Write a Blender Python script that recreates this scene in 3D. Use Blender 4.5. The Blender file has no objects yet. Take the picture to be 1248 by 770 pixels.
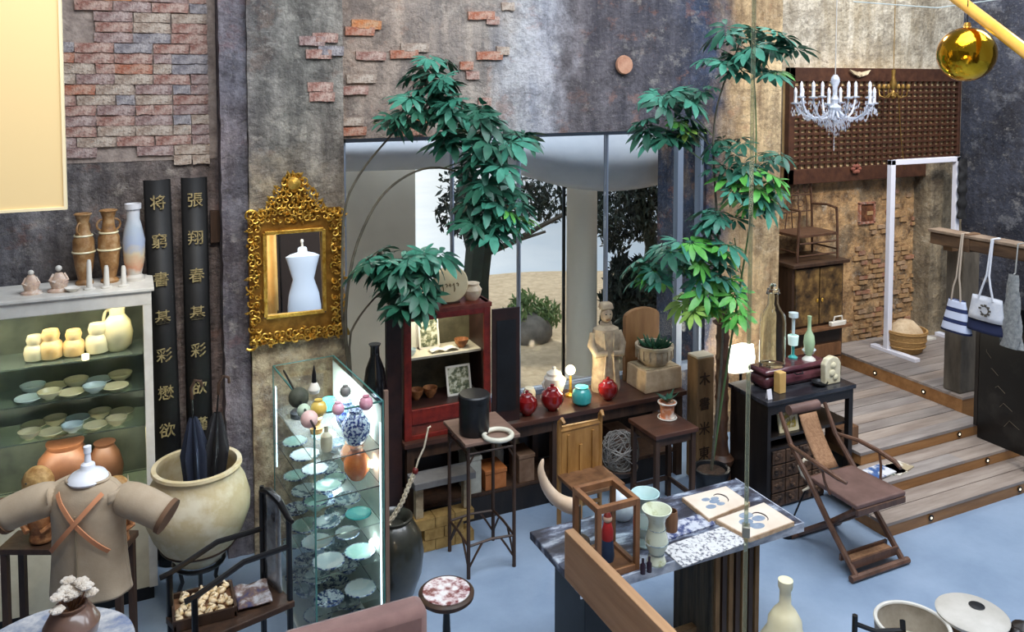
import bpy, math, random
from mathutils import Vector, Matrix, Euler
R = math.radians
PI = math.pi
random.seed(7)
scene = bpy.context.scene
col = scene.collection

# ------------------------------------------------------------------ camera
# the room's x axis runs along the back wall, y into it; the camera looks 25 degrees to the right of square
CAM = Vector((0, 0, 3.0)); YAW = R(25); TILT = R(3.0); F = 1000.0; CX = 624.0; PY = 155.0
cd = bpy.data.cameras.new('camera'); cam = bpy.data.objects.new('camera', cd); col.objects.link(cam)
cam.location = CAM; cam.rotation_euler = Euler((R(90) - TILT, 0, -YAW), 'XYZ')
cd.sensor_fit = 'HORIZONTAL'; cd.sensor_width = 36.0; cd.lens = 36.0 * F / 1248.0
cd.shift_y = -(385.0 - PY) / 1248.0; cd.clip_end = 300
scene.camera = cam

# ------------------------------------------------------------------ world, lights, exposure
w = bpy.data.worlds.new('world'); scene.world = w; w.use_nodes = True
bg = w.node_tree.nodes['Background']; bg.inputs[0].default_value = (.62, .74, 1.0, 1); bg.inputs[1].default_value = .30
scene.view_settings.view_transform = 'Standard'; scene.view_settings.look = 'None'
scene.view_settings.exposure = 0.0; scene.view_settings.gamma = 1.0; scene.view_settings.use_curve_mapping = False
def area(name, loc, target, size, power, color):
    d = bpy.data.lights.new(name, 'AREA'); d.energy = power; d.color = color; d.shape = 'RECTANGLE'
    d.size = size[0]; d.size_y = size[1]
    o = bpy.data.objects.new(name, d); col.objects.link(o); o.location = loc
    o.rotation_euler = (Vector(target) - Vector(loc)).to_track_quat('-Z', 'Y').to_euler(); return o
def spot(name, loc, target, power, color, ang=60, blend=.6, rad=.08):
    d = bpy.data.lights.new(name, 'SPOT'); d.energy = power; d.color = color; d.spot_size = R(ang); d.spot_blend = blend
    d.shadow_soft_size = rad
    o = bpy.data.objects.new(name, d); col.objects.link(o); o.location = loc
    o.rotation_euler = (Vector(target) - Vector(loc)).to_track_quat('-Z', 'Y').to_euler(); return o
def point(name, loc, power, color, rad=.04):
    d = bpy.data.lights.new(name, 'POINT'); d.energy = power; d.color = color; d.shadow_soft_size = rad
    o = bpy.data.objects.new(name, d); col.objects.link(o); o.location = loc; return o
sun = bpy.data.lights.new('sun', 'SUN'); sun.energy = 2.6; sun.angle = R(6); sun.color = (1, .95, .86)
so = bpy.data.objects.new('sun', sun); col.objects.link(so); so.location = (6, 20, 12)
so.rotation_euler = (Vector((-3, -14, -8.6))).to_track_quat('-Z', 'Y').to_euler()
area('skylight', (2.6, 1.9, 6.2), (2.9, 4.4, .8), (6.0, 2.6), 440, (.84, .91, 1.0))
area('courtyard_fill', (3.4, 6.3, 5.6), (4.2, 9.6, .6), (9, 1.6), 330, (.92, .96, 1.0))  # added area lamp standing in for open sky, brightens the courtyard
area('skylight_right', (6.3, 2.6, 5.4), (5.6, 5.2, .6), (2.2, 1.6), 120, (.86, .92, 1.0))
spot('track_spot_corner', (4.6, 2.6, 4.6), (4.95, 5.5, 2.4), 85, (1, .80, .52), 46)
spot('track_spot_recess', (6.2, 3.0, 4.6), (6.6, 5.9, 1.7), 200, (1, .78, .50), 50)
spot('track_spot_mirror', (.9, 2.2, 4.8), (.95, 5.3, 1.5), 130, (1, .86, .64), 36)
spot('track_spot_left', (-.4, 2.6, 4.8), (-.1, 5.0, 1.2), 120, (1, .88, .68), 42)
spot('track_spot_steps', (5.6, 2.4, 4.4), (5.5, 4.1, .2), 90, (1, .84, .62), 50)
spot('track_spot_table', (2.6, 1.6, 4.6), (2.5, 3.4, .8), 70, (1, .92, .80), 40)

# ------------------------------------------------------------------ from a place in the view to a place in the room
_rot = cam.rotation_euler.to_matrix()
def ray(px, py): return _rot @ Vector(((px - CX) / F, (PY - py) / F, -1.0))
def at_z(px, py, z): r = ray(px, py); return CAM + r * ((z - CAM.z) / r.z)
def at_y(px, py, y): r = ray(px, py); return CAM + r * (y / r.y)
def at_x(px, py, x): r = ray(px, py); return CAM + r * (x / r.x)
def at_d(px, py, d): return CAM + ray(px, py) * d

# ------------------------------------------------------------------ mesh builder
class MB:
    def __init__(s): s.v = []; s.f = []; s.m = []; s.cm = 0
    def _add(s, vs, fs, M=None):
        b = len(s.v)
        s.v += [tuple(M @ Vector(p)) for p in vs] if M is not None else [tuple(p) for p in vs]
        s.f += [tuple(i + b for i in f) for f in fs]; s.m += [s.cm] * len(fs); return s
    def slot(s, k): s.cm = k; return s
    def box(s, c, d, M=None, taper=1.0):
        x, y, z = c; a, b, h = d[0] / 2, d[1] / 2, d[2] / 2; t = taper
        vs = [(x - a, y - b, z - h), (x + a, y - b, z - h), (x + a, y + b, z - h), (x - a, y + b, z - h),
              (x - a * t, y - b * t, z + h), (x + a * t, y - b * t, z + h), (x + a * t, y + b * t, z + h), (x - a * t, y + b * t, z + h)]
        return s._add(vs, [(3, 2, 1, 0), (4, 5, 6, 7), (0, 1, 5, 4), (1, 2, 6, 5), (2, 3, 7, 6), (3, 0, 4, 7)], M)
    def ab(s, x0, x1, y0, y1, z0, z1, M=None):
        return s.box(((x0 + x1) / 2, (y0 + y1) / 2, (z0 + z1) / 2), (abs(x1 - x0), abs(y1 - y0), abs(z1 - z0)), M)
    def lathe(s, prof, seg=24, M=None, sx=1, sy=1, cap=True):
        vs = []; fs = []; n = len(prof)
        for r, z in prof:
            for k in range(seg):
                a = 2 * PI * k / seg; vs.append((r * math.cos(a) * sx, r * math.sin(a) * sy, z))
        for i in range(n - 1):
            for k in range(seg):
                k2 = (k + 1) % seg
                fs.append((i * seg + k, i * seg + k2, (i + 1) * seg + k2, (i + 1) * seg + k))
        if cap:
            if prof[0][0] > 1e-5: fs.append(tuple(reversed(range(seg))))
            if prof[-1][0] > 1e-5: fs.append(tuple((n - 1) * seg + k for k in range(seg)))
        return s._add(vs, fs, M)
    def tube(s, pts, r, seg=8, M=None, closed=False):
        pts = [Vector(p) for p in pts]; n = len(pts); vs = []; fs = []
        rs = r if isinstance(r, (list, tuple)) else [r] * n
        up = None
        for i, p in enumerate(pts):
            if closed: t = pts[(i + 1) % n] - pts[i - 1]
            else: t = (pts[min(i + 1, n - 1)] - pts[max(i - 1, 0)])
            if t.length < 1e-9: t = Vector((0, 0, 1))
            t.normalize()
            if up is None: up = t.orthogonal().normalized()
            else:
                up = up - t * up.dot(t)
                if up.length < 1e-6: up = t.orthogonal()
                up.normalize()
            b = t.cross(up)
            for k in range(seg):
                a = 2 * PI * k / seg; vs.append(p + (up * math.cos(a) + b * math.sin(a)) * rs[i])
        m = n if closed else n - 1
        for i in range(m):
            j = (i + 1) % n
            for k in range(seg):
                k2 = (k + 1) % seg; fs.append((i * seg + k, i * seg + k2, j * seg + k2, j * seg + k))
        if not closed: fs.append(tuple(reversed(range(seg)))); fs.append(tuple((n - 1) * seg + k for k in range(seg)))
        return s._add(vs, fs, M)
    def ball(s, c, r, seg=12, M=None):
        r = r if isinstance(r, (list, tuple)) else (r, r, r); n = max(4, seg // 2); vs = [(c[0], c[1], c[2] - r[2])]; fs = []
        for i in range(1, n):
            ph = -PI / 2 + PI * i / n
            for k in range(seg):
                a = 2 * PI * k / seg
                vs.append((c[0] + r[0] * math.cos(ph) * math.cos(a), c[1] + r[1] * math.cos(ph) * math.sin(a), c[2] + r[2] * math.sin(ph)))
        vs.append((c[0], c[1], c[2] + r[2])); top = len(vs) - 1
        for k in range(seg):
            k2 = (k + 1) % seg; fs.append((0, 1 + k2, 1 + k)); fs.append((top, top - seg + k, top - seg + k2))
        for i in range(n - 2):
            for k in range(seg):
                k2 = (k + 1) % seg; a = 1 + i * seg; fs.append((a + k, a + k2, a + seg + k2, a + seg + k))
        return s._add(vs, fs, M)
    def prism(s, poly, z0, z1, M=None):
        n = len(poly); vs = [(x, y, z0) for x, y in poly] + [(x, y, z1) for x, y in poly]
        fs = [tuple(reversed(range(n))), tuple(range(n, 2 * n))] + [(i, (i + 1) % n, n + (i + 1) % n, n + i) for i in range(n)]
        return s._add(vs, fs, M)
    def sheet(s, fn, nu, nv, M=None, wrap=False):
        vs = [fn(i / nu, j / nv) for j in range(nv + 1) for i in range(nu + 1)]
        fs = [(j * (nu + 1) + i, j * (nu + 1) + i + 1, (j + 1) * (nu + 1) + i + 1, (j + 1) * (nu + 1) + i) for j in range(nv) for i in range(nu)]
        return s._add(vs, fs, M)
    def mesh(s, name, mats, smooth=True):
        me = bpy.data.meshes.new(name); me.from_pydata(s.v, [], s.f)
        for m in (mats if isinstance(mats, (list, tuple)) else [mats]): me.materials.append(m)
        me.polygons.foreach_set('material_index', s.m)
        me.polygons.foreach_set('use_smooth', [smooth] * len(me.polygons)); me.update()
        if smooth: me.set_sharp_from_angle(angle=R(38))
        return me
    def build(s, name, mats, parent=None, smooth=True, bevel=0, solid=0, subd=0, loc=None, rz=0):
        o = bpy.data.objects.new(name, s.mesh(name, mats, smooth)); col.objects.link(o)
        if parent: o.parent = parent
        if loc is not None: o.location = loc
        if rz: o.rotation_euler.z = rz
        if solid: md = o.modifiers.new('solid', 'SOLIDIFY'); md.thickness = solid; md.offset = 0
        if bevel: md = o.modifiers.new('bevel', 'BEVEL'); md.width = bevel; md.segments = 2; md.limit_method = 'ANGLE'
        if subd: md = o.modifiers.new('sub', 'SUBSURF'); md.levels = subd; md.render_levels = subd
        return o
def thing(name, label, cat, loc=(0, 0, 0), rz=0, group=None):
    o = bpy.data.objects.new(name, None); col.objects.link(o); o.location = loc; o.rotation_euler = (0, 0, rz)
    o.empty_display_size = .05
    return tag(o, label, cat, group)
def tag(o, label, cat, group=None):
    o['label'] = label; o['category'] = cat
    if group: o['group'] = group
    return o
def struct(o, label=None):
    o['kind'] = 'structure'
    if label: o['label'] = label
    return o
def stuff(o): o['kind'] = 'stuff'; return o
def share(name, me, parent, loc, rot=(0, 0, 0), scale=1.0, mat=None):
    o = bpy.data.objects.new(name, me); col.objects.link(o); o.parent = parent; o.location = loc; o.rotation_euler = rot
    o.scale = (scale,) * 3 if not isinstance(scale, (tuple, list)) else scale
    if mat: o.material_slots[0].link = 'OBJECT'; o.material_slots[0].material = mat
    return o
def TR(x, y, z, rx=0, ry=0, rz=0): return Matrix.Translation((x, y, z)) @ Euler((rx, ry, rz)).to_matrix().to_4x4()

# ------------------------------------------------------------------ materials
def lin(c): return tuple((x / 255 / 12.92 if x / 255 <= .04045 else ((x / 255 + .055) / 1.055) ** 2.4) for x in c) + (1,)
def mat(name, c, c2=None, scale=6, rough=.6, metal=0, bump=0, stretch=(1, 1, 1), lo=.35, hi=.65, emis=0, trans=0, coat=0, bscale=None, c3=None, ior=1.45, sheen=0, alpha=1):
    m = bpy.data.materials.new(name); m.use_nodes = True; nt = m.node_tree; b = nt.nodes['Principled BSDF']; L = nt.links.new
    b.inputs['Base Color'].default_value = lin(c); b.inputs['Roughness'].default_value = rough; b.inputs['Metallic'].default_value = metal
    b.inputs['IOR'].default_value = ior; b.inputs['Transmission Weight'].default_value = trans; b.inputs['Coat Weight'].default_value = coat
    b.inputs['Sheen Weight'].default_value = sheen; b.inputs['Alpha'].default_value = alpha
    if emis: b.inputs['Emission Color'].default_value = lin(c); b.inputs['Emission Strength'].default_value = emis
    if c2 or bump:
        tc = nt.nodes.new('ShaderNodeTexCoord'); mp = nt.nodes.new('ShaderNodeMapping'); L(tc.outputs['Object'], mp.inputs[0]); mp.inputs['Scale'].default_value = stretch
        n = nt.nodes.new('ShaderNodeTexNoise'); n.inputs['Scale'].default_value = scale; n.inputs['Detail'].default_value = 7; n.inputs['Roughness'].default_value = .62
        L(mp.outputs[0], n.inputs['Vector'])
        if c2:
            r = nt.nodes.new('ShaderNodeValToRGB'); e = r.color_ramp.elements; e[0].position = lo; e[1].position = hi
            e[0].color = lin(c); e[1].color = lin(c2)
            if c3: k = e.new((lo + hi) / 2); k.color = lin(c3)
            L(n.outputs[0], r.inputs[0]); L(r.outputs[0], b.inputs['Base Color'])
        if bump:
            n2 = nt.nodes.new('ShaderNodeTexNoise'); n2.inputs['Scale'].default_value = bscale or scale * 2; n2.inputs['Detail'].default_value = 6
            L(mp.outputs[0], n2.inputs['Vector'])
            bp = nt.nodes.new('ShaderNodeBump'); bp.inputs['Strength'].default_value = bump; bp.inputs['Distance'].default_value = .012
            L(n2.outputs[0], bp.inputs['Height']); L(bp.outputs[0], b.inputs['Normal'])
    return m
def wallmat(name, x0, x1, light, dark, z0=0, z1=4, low=None, warm=None, streak=3.0, axis=0, warm_amt=.55, bump=1.0):
    """old lime plaster: colours change along the wall (stained bays), with streaks, blotches and an eroded lower zone"""
    m = bpy.data.materials.new(name); m.use_nodes = True; nt = m.node_tree; b = nt.nodes['Principled BSDF']; L = nt.links.new; N = nt.nodes.new
    b.inputs['Roughness'].default_value = .92; b.inputs['Specular IOR Level'].default_value = .15
    g = N('ShaderNodeNewGeometry'); sp = N('ShaderNodeSeparateXYZ'); L(g.outputs['Position'], sp.inputs[0])
    def noise(scale, st, det=8, rough=.65):
        mp = N('ShaderNodeMapping'); mp.inputs['Scale'].default_value = st; L(g.outputs['Position'], mp.inputs[0])
        n = N('ShaderNodeTexNoise'); n.inputs['Scale'].default_value = scale; n.inputs['Detail'].default_value = det; n.inputs['Roughness'].default_value = rough
        L(mp.outputs[0], n.inputs['Vector']); return n.outputs[0]
    def math_(op, a, bb):
        k = N('ShaderNodeMath'); k.operation = op
        for i, q in enumerate((a, bb)):
            if isinstance(q, (int, float)): k.inputs[i].default_value = q
            else: L(q, k.inputs[i])
        return k.outputs[0]
    def rng(v, a, c, d=0, e=1):
        k = N('ShaderNodeMapRange'); L(v, k.inputs[0]); k.inputs[1].default_value = a; k.inputs[2].default_value = c; k.inputs[3].default_value = d; k.inputs[4].default_value = e; return k.outputs[0]
    def ramp(v, stops):
        r = N('ShaderNodeValToRGB'); e = r.color_ramp.elements; e[0].position = stops[0][0]; e[0].color = lin(stops[0][1])
        e[1].position = stops[-1][0]; e[1].color = lin(stops[-1][1])
        for p, c in stops[1:-1]: k = e.new(p); k.color = lin(c)
        L(v, r.inputs[0]); return r.outputs[0]
    def mix(f, a, c):
        k = N('ShaderNodeMix'); k.data_type = 'RGBA'
        if isinstance(f, (int, float)): k.inputs[0].default_value = f
        else: L(f, k.inputs[0])
        for i, q in ((6, a), (7, c)):
            if isinstance(q, tuple): k.inputs[i].default_value = lin(q)
            else: L(q, k.inputs[i])
        return k.outputs[2]
    wob = rng(noise(2.2, (1, 1, .6)), .3, .7, -.16, .16)
    X = math_('ADD', sp.outputs[axis], wob); u = rng(X, x0, x1)
    up = lambda c, k: tuple(min(250, x * k + 6) for x in c)
    light = [(p, up(c, 1.16)) for p, c in light]; dark = [(p, up(c, 1.12)) for p, c in dark]
    cl = ramp(u, light); cdk = ramp(u, dark)
    st = noise(streak, (2.6, 2.6, .35)); fine = noise(26, (1, 1, 1)); bl = noise(1.7, (1, 1, 1), 9, .7)
    f = math_('ADD', math_('MULTIPLY', st, .55), math_('MULTIPLY', bl, .45))
    c = mix(rng(f, .40, .58), cdk, cl)
    if warm: c = mix(rng(noise(3.1, (1, 1, 1.3), 9, .72), .56, .62, 0, warm_amt), c, warm)
    if low:
        zz = math_('ADD', sp.outputs[2], rng(noise(2.0, (1, 1, 1)), .3, .7, -.45, .45))
        c = mix(rng(zz, z1, z0), c, mix(rng(noise(7, (1, 1, 1)), .38, .60), low[0], low[1]))
    c = mix(rng(noise(4.6, (1, 1, .9), 10, .74), .47, .60, 0, .62), c, mix(.45, cdk, (66, 60, 56)))
    c = mix(rng(noise(6.3, (1, .8, 1.2), 10, .76), .56, .66, 0, .5), c, mix(.5, cl, (206, 198, 182)))
    c = mix(rng(fine, .50, .72, 0, .40), c, (54, 50, 47)); c = mix(rng(noise(38, (1, 1, 1)), .56, .74, 0, .28), c, (190, 182, 170))
    L(c, b.inputs['Base Color'])
    h = math_('ADD', math_('MULTIPLY', noise(9, (1, 1, 1)), .7), math_('MULTIPLY', fine, .3))
    bp = N('ShaderNodeBump'); bp.inputs['Strength'].default_value = bump; bp.inputs['Distance'].default_value = .05
    L(h, bp.inputs['Height']); L(bp.outputs[0], b.inputs['Normal']); return m

BLACKWOOD = mat('black_lacquered_wood', (24, 20, 19), (38, 31, 27), 20, .35, stretch=(1, 1, .2))
DARKWOOD = mat('dark_wood', (46, 32, 24), (74, 52, 37), 14, .5, bump=.2, stretch=(1, 1, .15))
MIDWOOD = mat('brown_wood', (92, 62, 40), (128, 90, 60), 14, .5, bump=.2, stretch=(1, 1, .15))
MIDWOODX = mat('brown_wood_long', (96, 74, 56), (134, 110, 88), 14, .55, bump=.2, stretch=(.15, 1, 1))
OAKY = mat('pale_oak', (146, 108, 74), (172, 134, 98), 12, .5, bump=.12, stretch=(1.5, .12, 1.5))
DECK = [mat('weathered_deck_%s' % n, a, b_, 16, .6, bump=.25, stretch=(.12, 1, 1)) for n, a, b_ in
        (('grey', (128, 118, 112), (158, 149, 142)), ('tan', (134, 119, 108), (166, 152, 140)), ('dun', (118, 108, 102), (148, 138, 130)))]
RISER = mat('amber_riser_wood', (134, 92, 52), (172, 124, 76), 10, .5, bump=.2, stretch=(.12, 1, 1))
CONCRETE = mat('blue_grey_floor', (122, 142, 166), (152, 170, 192), 1.6, .38, bump=.12, bscale=30, lo=.3, hi=.7)
GOLD = mat('gilt', (176, 128, 40), (226, 186, 92), 30, .38, metal=.85, bump=.3)
GLASS = mat('clear_glass', (250, 254, 252), rough=.0, trans=1.0, ior=1.12)
BOTTLEGLASS = mat('bottle_glass', (244, 248, 240), rough=.03, trans=1.0, ior=1.25)
WHITE = mat('white_paint', (222, 218, 208), (204, 199, 188), 9, .5)
WHITEMETAL = mat('white_metal', (226, 226, 236), rough=.35)
CREAM = mat('cream_glaze', (222, 208, 170), (238, 228, 200), 9, .3, coat=.3)
PORCELAIN = mat('pale_porcelain', (196, 216, 220), (222, 234, 232), 6, .15, coat=.5)
BLACK = mat('black_iron', (14, 14, 16), rough=.32)
BLACKSATIN = mat('black_satin', (17, 18, 20), (26, 28, 31), 12, .4)
RED = mat('red_lacquer', (88, 22, 17), (128, 38, 28), 16, .4, bump=.1)
REDGLAZE = mat('oxblood_glaze', (110, 14, 16), (146, 26, 24), 5, .12, coat=.8)
TURQ = mat('turquoise_glaze', (40, 148, 150), (86, 186, 176), 6, .18, coat=.6)
SOIL = mat('soil', (44, 32, 24), (70, 52, 38), 40, .95, bump=.6)
STONE = mat('carved_stone', (150, 132, 104), (188, 172, 142), 14, .8, bump=.5)
MORTAR = None

# ================================================================== ROOM SHELL
YW = 5.5; YR = 5.95; HT = 4.7
wx0, wx1, wz0, wz1 = 1.30, 4.36, .60, 2.63
M_LEFT = wallmat('stained_plaster_left', -1.0, 1.2, [(0, (98, 102, 112)), (.4, (120, 112, 106)), (.68, (128, 112, 108)), (1, (132, 126, 116))],
                 [(0, (52, 52, 58)), (.5, (64, 58, 58)), (1, (70, 66, 64))], z0=2.6, z1=2.2, low=None, warm=(146, 100, 82), warm_amt=.35)
M_MID = wallmat('stained_plaster_middle', 1.25, 5.2, [(0, (150, 130, 114)), (.28, (156, 144, 132)), (.33, (160, 158, 158)), (.41, (162, 160, 164)), (.46, (104, 98, 100)), (.7, (80, 78, 84)), (.80, (54, 64, 84)), (.87, (186, 158, 118)), (1, (194, 170, 132))],
                [(0, (98, 88, 82)), (.28, (112, 106, 102)), (.38, (128, 130, 138)), (.46, (66, 62, 66)), (.7, (48, 48, 56)), (.80, (32, 42, 60)), (.86, (118, 94, 68)), (1, (124, 102, 76))], warm=(166, 112, 84), warm_amt=.3)
M_RIGHT = wallmat('eroded_plaster_right', 5.0, 8.2, [(0, (166, 156, 140)), (.5, (190, 178, 158)), (1, (172, 162, 144))],
                  [(0, (116, 104, 86)), (.5, (150, 134, 108)), (1, (112, 102, 86))], z0=2.05, z1=2.35, low=((112, 86, 62), (206, 166, 118)), warm=(140, 128, 112))
M_PIER = wallmat('grey_pier_plaster', .4, 1.3, [(0, (112, 110, 118)), (.3, (126, 120, 114)), (.6, (146, 142, 132)), (1, (136, 128, 118))],
                 [(0, (58, 58, 70)), (.5, (84, 82, 78)), (1, (76, 70, 66))], z0=1.6, z1=2.6, low=((132, 112, 90), (196, 178, 146)), warm=(124, 92, 76), warm_amt=.4)
M_PIPE = wallmat('mottled_pier', .4, .7, [(0, (118, 108, 110)), (1, (108, 106, 112))], [(0, (66, 58, 60)), (1, (60, 58, 66))], warm=(128, 92, 92), warm_amt=.4)
M_DARK = wallmat('dark_blue_plaster', 3.0, 6.0, [(0, (74, 74, 82)), (1, (66, 68, 78))], [(0, (40, 41, 48)), (1, (36, 38, 46))], axis=1, streak=1.2, warm=(128, 128, 132), warm_amt=.6)
M_MORTAR = mat('old_mortar', (128, 114, 106), (172, 156, 144), 12, .95, bump=.8, bscale=30)

floor = struct(MB().ab(-4, 9, -3.5, 6.2, -.2, 0).build('floor', CONCRETE, smooth=False))
wall = struct(MB().ab(-3, wx0, YW, YW + .25, 0, HT).build('wall_left', M_LEFT, smooth=False))
b = MB().ab(wx0, wx1, YW, YW + .25, 0, wz0).ab(wx0, wx1, YW, YW + .25, wz1, HT).ab(wx1, 5.16, YW, YR + .25, 0, HT)
wallm = struct(b.build('wall_middle', M_MID, smooth=False))
wallr = struct(MB().ab(5.16, 8.35, YR, YR + .25, 0, HT).build('wall_right_recess', M_RIGHT, smooth=False))
struct(MB().ab(8.1, 8.35, -1, YR, 0, HT).build('wall_right', M_DARK, smooth=False))
struct(MB().ab(-3.2, -3.0, -3.5, YW, 0, HT).build('wall_far_left', M_LEFT, smooth=False))
# pilaster behind the gilt mirror, narrow mottled pier beside the bricks, grey pier in the recess
def rough_box(x0, x1, y0, y1, z0, z1, nx, nz, amp):
    m = MB(); rnd = random.Random(int(x0 * 100))
    g = [[rnd.uniform(-amp, amp) for i in range(nx + 1)] for j in range(nz + 1)]
    def P(i, j):
        x = x0 + (x1 - x0) * i / nx; z = z0 + (z1 - z0) * j / nz
        return (x + (g[j][i] * .5 if i in (0, nx) else 0), y0 + g[j][i], z)
    vs = [P(i, j) for j in range(nz + 1) for i in range(nx + 1)]; n = len(vs)
    fs = [(j * (nx + 1) + i, j * (nx + 1) + i + 1, (j + 1) * (nx + 1) + i + 1, (j + 1) * (nx + 1) + i) for j in range(nz) for i in range(nx)]
    for j in range(nz + 1): vs += [(vs[j * (nx + 1)][0], y1, vs[j * (nx + 1)][2]), (vs[j * (nx + 1) + nx][0], y1, vs[j * (nx + 1) + nx][2])]
    for j in range(nz):
        fs.append((j * (nx + 1), (j + 1) * (nx + 1), n + 2 * (j + 1), n + 2 * j))
        fs.append(((j + 1) * (nx + 1) + nx, j * (nx + 1) + nx, n + 2 * j + 1, n + 2 * (j + 1) + 1))
    fs.append(((nz) * (nx + 1), nz * (nx + 1) + nx, n + 2 * nz + 1, n + 2 * nz))
    return m._add(vs, fs)
pier = struct(rough_box(.665, 1.262, 5.3, YW, 0, HT, 10, 60, .008).build('pillar_1', M_PIER))
struct(rough_box(.505, .664, 5.33, YW, 0, HT, 4, 70, .012).build('pillar_2', M_PIPE))
pr = at_y(1133, 300, 5.75); pr2 = at_y(1163, 300, 5.75)
struct(rough_box(pr.x, pr2.x + .1, 5.75, YR, .41, 2.2, 6, 30, .012).build('pillar_3', wallmat('pale_pier', 6.5, 8, [(0, (156, 140, 112)), (1, (130, 118, 98))], [(0, (84, 72, 58)), (1, (80, 72, 60))])))

# exposed bricks: one object each, standing proud of recessed mortar
BR = [mat('brick_' + n, a, b_, 22, .95, bump=1.0, bscale=60, lo=.38, hi=.62) for n, a, b_ in
      (('rose', (140, 94, 82), (188, 162, 148)), ('mauve', (130, 100, 94), (180, 160, 152)), ('buff', (150, 128, 112), (192, 176, 160)),
       ('red', (160, 92, 66), (186, 150, 130)), ('grey', (118, 112, 116), (168, 160, 158)), ('orange', (186, 112, 62), (190, 150, 116)))]
def brick_mesh(L, seed):
    rnd = random.Random(seed); m = MB(); h = .057; d = .03
    j = lambda a=.004: rnd.uniform(-a, a)
    f = [(-L / 2 + j(), -d / 2 + j(), -h / 2 + j()), (L / 2 + j(), -d / 2 + j(), -h / 2 + j()), (L / 2 + j(), -d / 2 + j(), h / 2 + j()), (-L / 2 + j(), -d / 2 + j(), h / 2 + j())]
    mid = [(-L / 6, -d / 2 + j(.003), -h / 2 + j()), (L / 6, -d / 2 + j(.003), -h / 2 + j()), (L / 6, -d / 2 + j(.003), h / 2 + j()), (-L / 6, -d / 2 + j(.003), h / 2 + j())]
    bk = [(x, d / 2, z) for x, y, z in f]
    vs = f + mid + bk
    return m._add(vs, [(0, 4, 7, 3), (4, 5, 6, 7), (5, 1, 2, 6), (0, 3, 11, 8), (1, 9, 10, 2), (3, 7, 6, 2, 10, 11), (0, 8, 9, 1, 5, 4)]).mesh('brick', BR[0], False)
bm_long = [brick_mesh(.205, s) for s in range(5)]; bm_short = [brick_mesh(.098, 20 + s) for s in range(3)]
struct(MB().ab(-.42, .50, YW - .004, YW + .002, 2.53, HT).build('trim_1', M_MORTAR, smooth=False))
z = 2.53; row = 0
nb = 0
while z < 4.0:
    x = -.60 + (0.0 if row % 2 else .105)
    lower = 2.62 - .0
    while x < .49:
        short = random.random() < .22; Lb = .103 if short else .209
        if x + Lb > .50:
            if x + .1 < .5: short = True; Lb = .103
            else: break
        cx = x + Lb / 2
        edge = -.36 + (.20 if z > 3.27 else 0) + (0.05 if z > 3.0 else 0)
        if cx > edge - .1 and not (z < 2.6 and cx < .25 and random.random() < .6):
            wgt = [5, 4, 6, 1.2, 2.0, .3]
            o = share('brick', random.choice(bm_short if short else bm_long), wall, (cx, YW - .006 + random.uniform(-.004, .004), z),
                      (0, random.uniform(-.012, .012), 0), 1.0, random.choices(BR, wgt)[0]); nb += 1
        x += Lb + .002
    z += .0625; row += 1
# scattered bricks showing where plaster fell from the middle wall and the pilaster
for px, py, k, s in ((438, 38, 3, 0), (446, 30, 5, 0), (452, 68, 0, 0), (492, 66, 3, 0), (505, 58, 2, 0), (586, 19, 3, 0), (600, 25, 0, 1), (596, 68, 3, 0), (612, 62, 2, 1),
                  (568, 80, 3, 1), (575, 92, 0, 1), (428, 160, 3, 0), (500, 160, 3, 0), (425, 148, 2, 0), (590, 124, 0, 1), (618, 8, 2, 1), (430, 110, 0, 0), (440, 96, 2, 0), (512, 150, 5, 1)):
    p = at_y(px, py, YW); share('brick', random.choice(bm_short if s else bm_long), wallm, (p.x, YW - .004, p.z), (0, random.uniform(-.03, .03), 0), 1, BR[k])
for px, py, k in ((380, 50, 1), (396, 46, 0), (403, 62, 4), (388, 66, 0), (392, 118, 0), (390, 106, 0)):
    p = at_y(px, py, 5.3); share('brick', bm_long[0], pier, (p.x, 5.300, p.z), (0, 0, 0), (.8, 1, 1), BR[k])
# rubble of small bricks showing in the recess wall (too small to pick apart)
rb = MB(); rnd = random.Random(3)
for i in range(520):
    px = rnd.uniform(1040, 1126); py = rnd.uniform(235, 425)
    if rnd.random() < .12 + .34 * (py > 300):
        p = at_y(px, py, YR); L_ = rnd.uniform(.06, .13)
        zq = round(p.z / .05) * .05
        rb.slot(rnd.choice((0, 1, 2, 2))); rb.box((p.x, YR - .003, zq), (L_, .03 + rnd.uniform(-.008, .012), .038), TR(0, 0, 0))
stuff(rb.build('rubble_bricks', [mat('rubble_buff', (150, 120, 92), (180, 150, 118), 16, .9, bump=.6), mat('rubble_rose', (150, 100, 76), (176, 138, 110), 16, .9, bump=.6), mat('ochre_plaster', (184, 148, 104), (150, 116, 80), 12, .9, bump=.5)], wallr, smooth=False))
nic = at_y(1055, 259, YR)
nb_ = MB(); s_ = .085
for dx_, dz_, sx_, sz_ in ((0, .1, .22, .02), (0, -.1, .22, .02), (-.1, 0, .02, .2), (.1, 0, .02, .2)): nb_.box((nic.x + dx_, YR - .012, nic.z + dz_), (sx_, .03, sz_))
nb_.build('niche_frame', BR[3], wallr, smooth=False)
MB().box((nic.x, YR - .002, nic.z), (.18, .012, .18)).build('niche_panel', mat('niche_brown', (86, 48, 30), (132, 84, 52), 20, .9, bump=.6), wallr, smooth=False)
q = at_y(1128, 300, YR)
MB().ab(q.x - .03, q.x + .035, YR - .06, YR, .41, 2.2).build('dark_slit_strip', DARKWOOD, wallr, smooth=False)  # dark strip standing in for the shaded slit beside the pier
q = at_y(262, 275, YW); MB().ab(q.x - .03, q.x + .05, YW - .04, YW, q.z - .1, q.z + .1).build('wood_block', DARKWOOD, wall, smooth=False)

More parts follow.
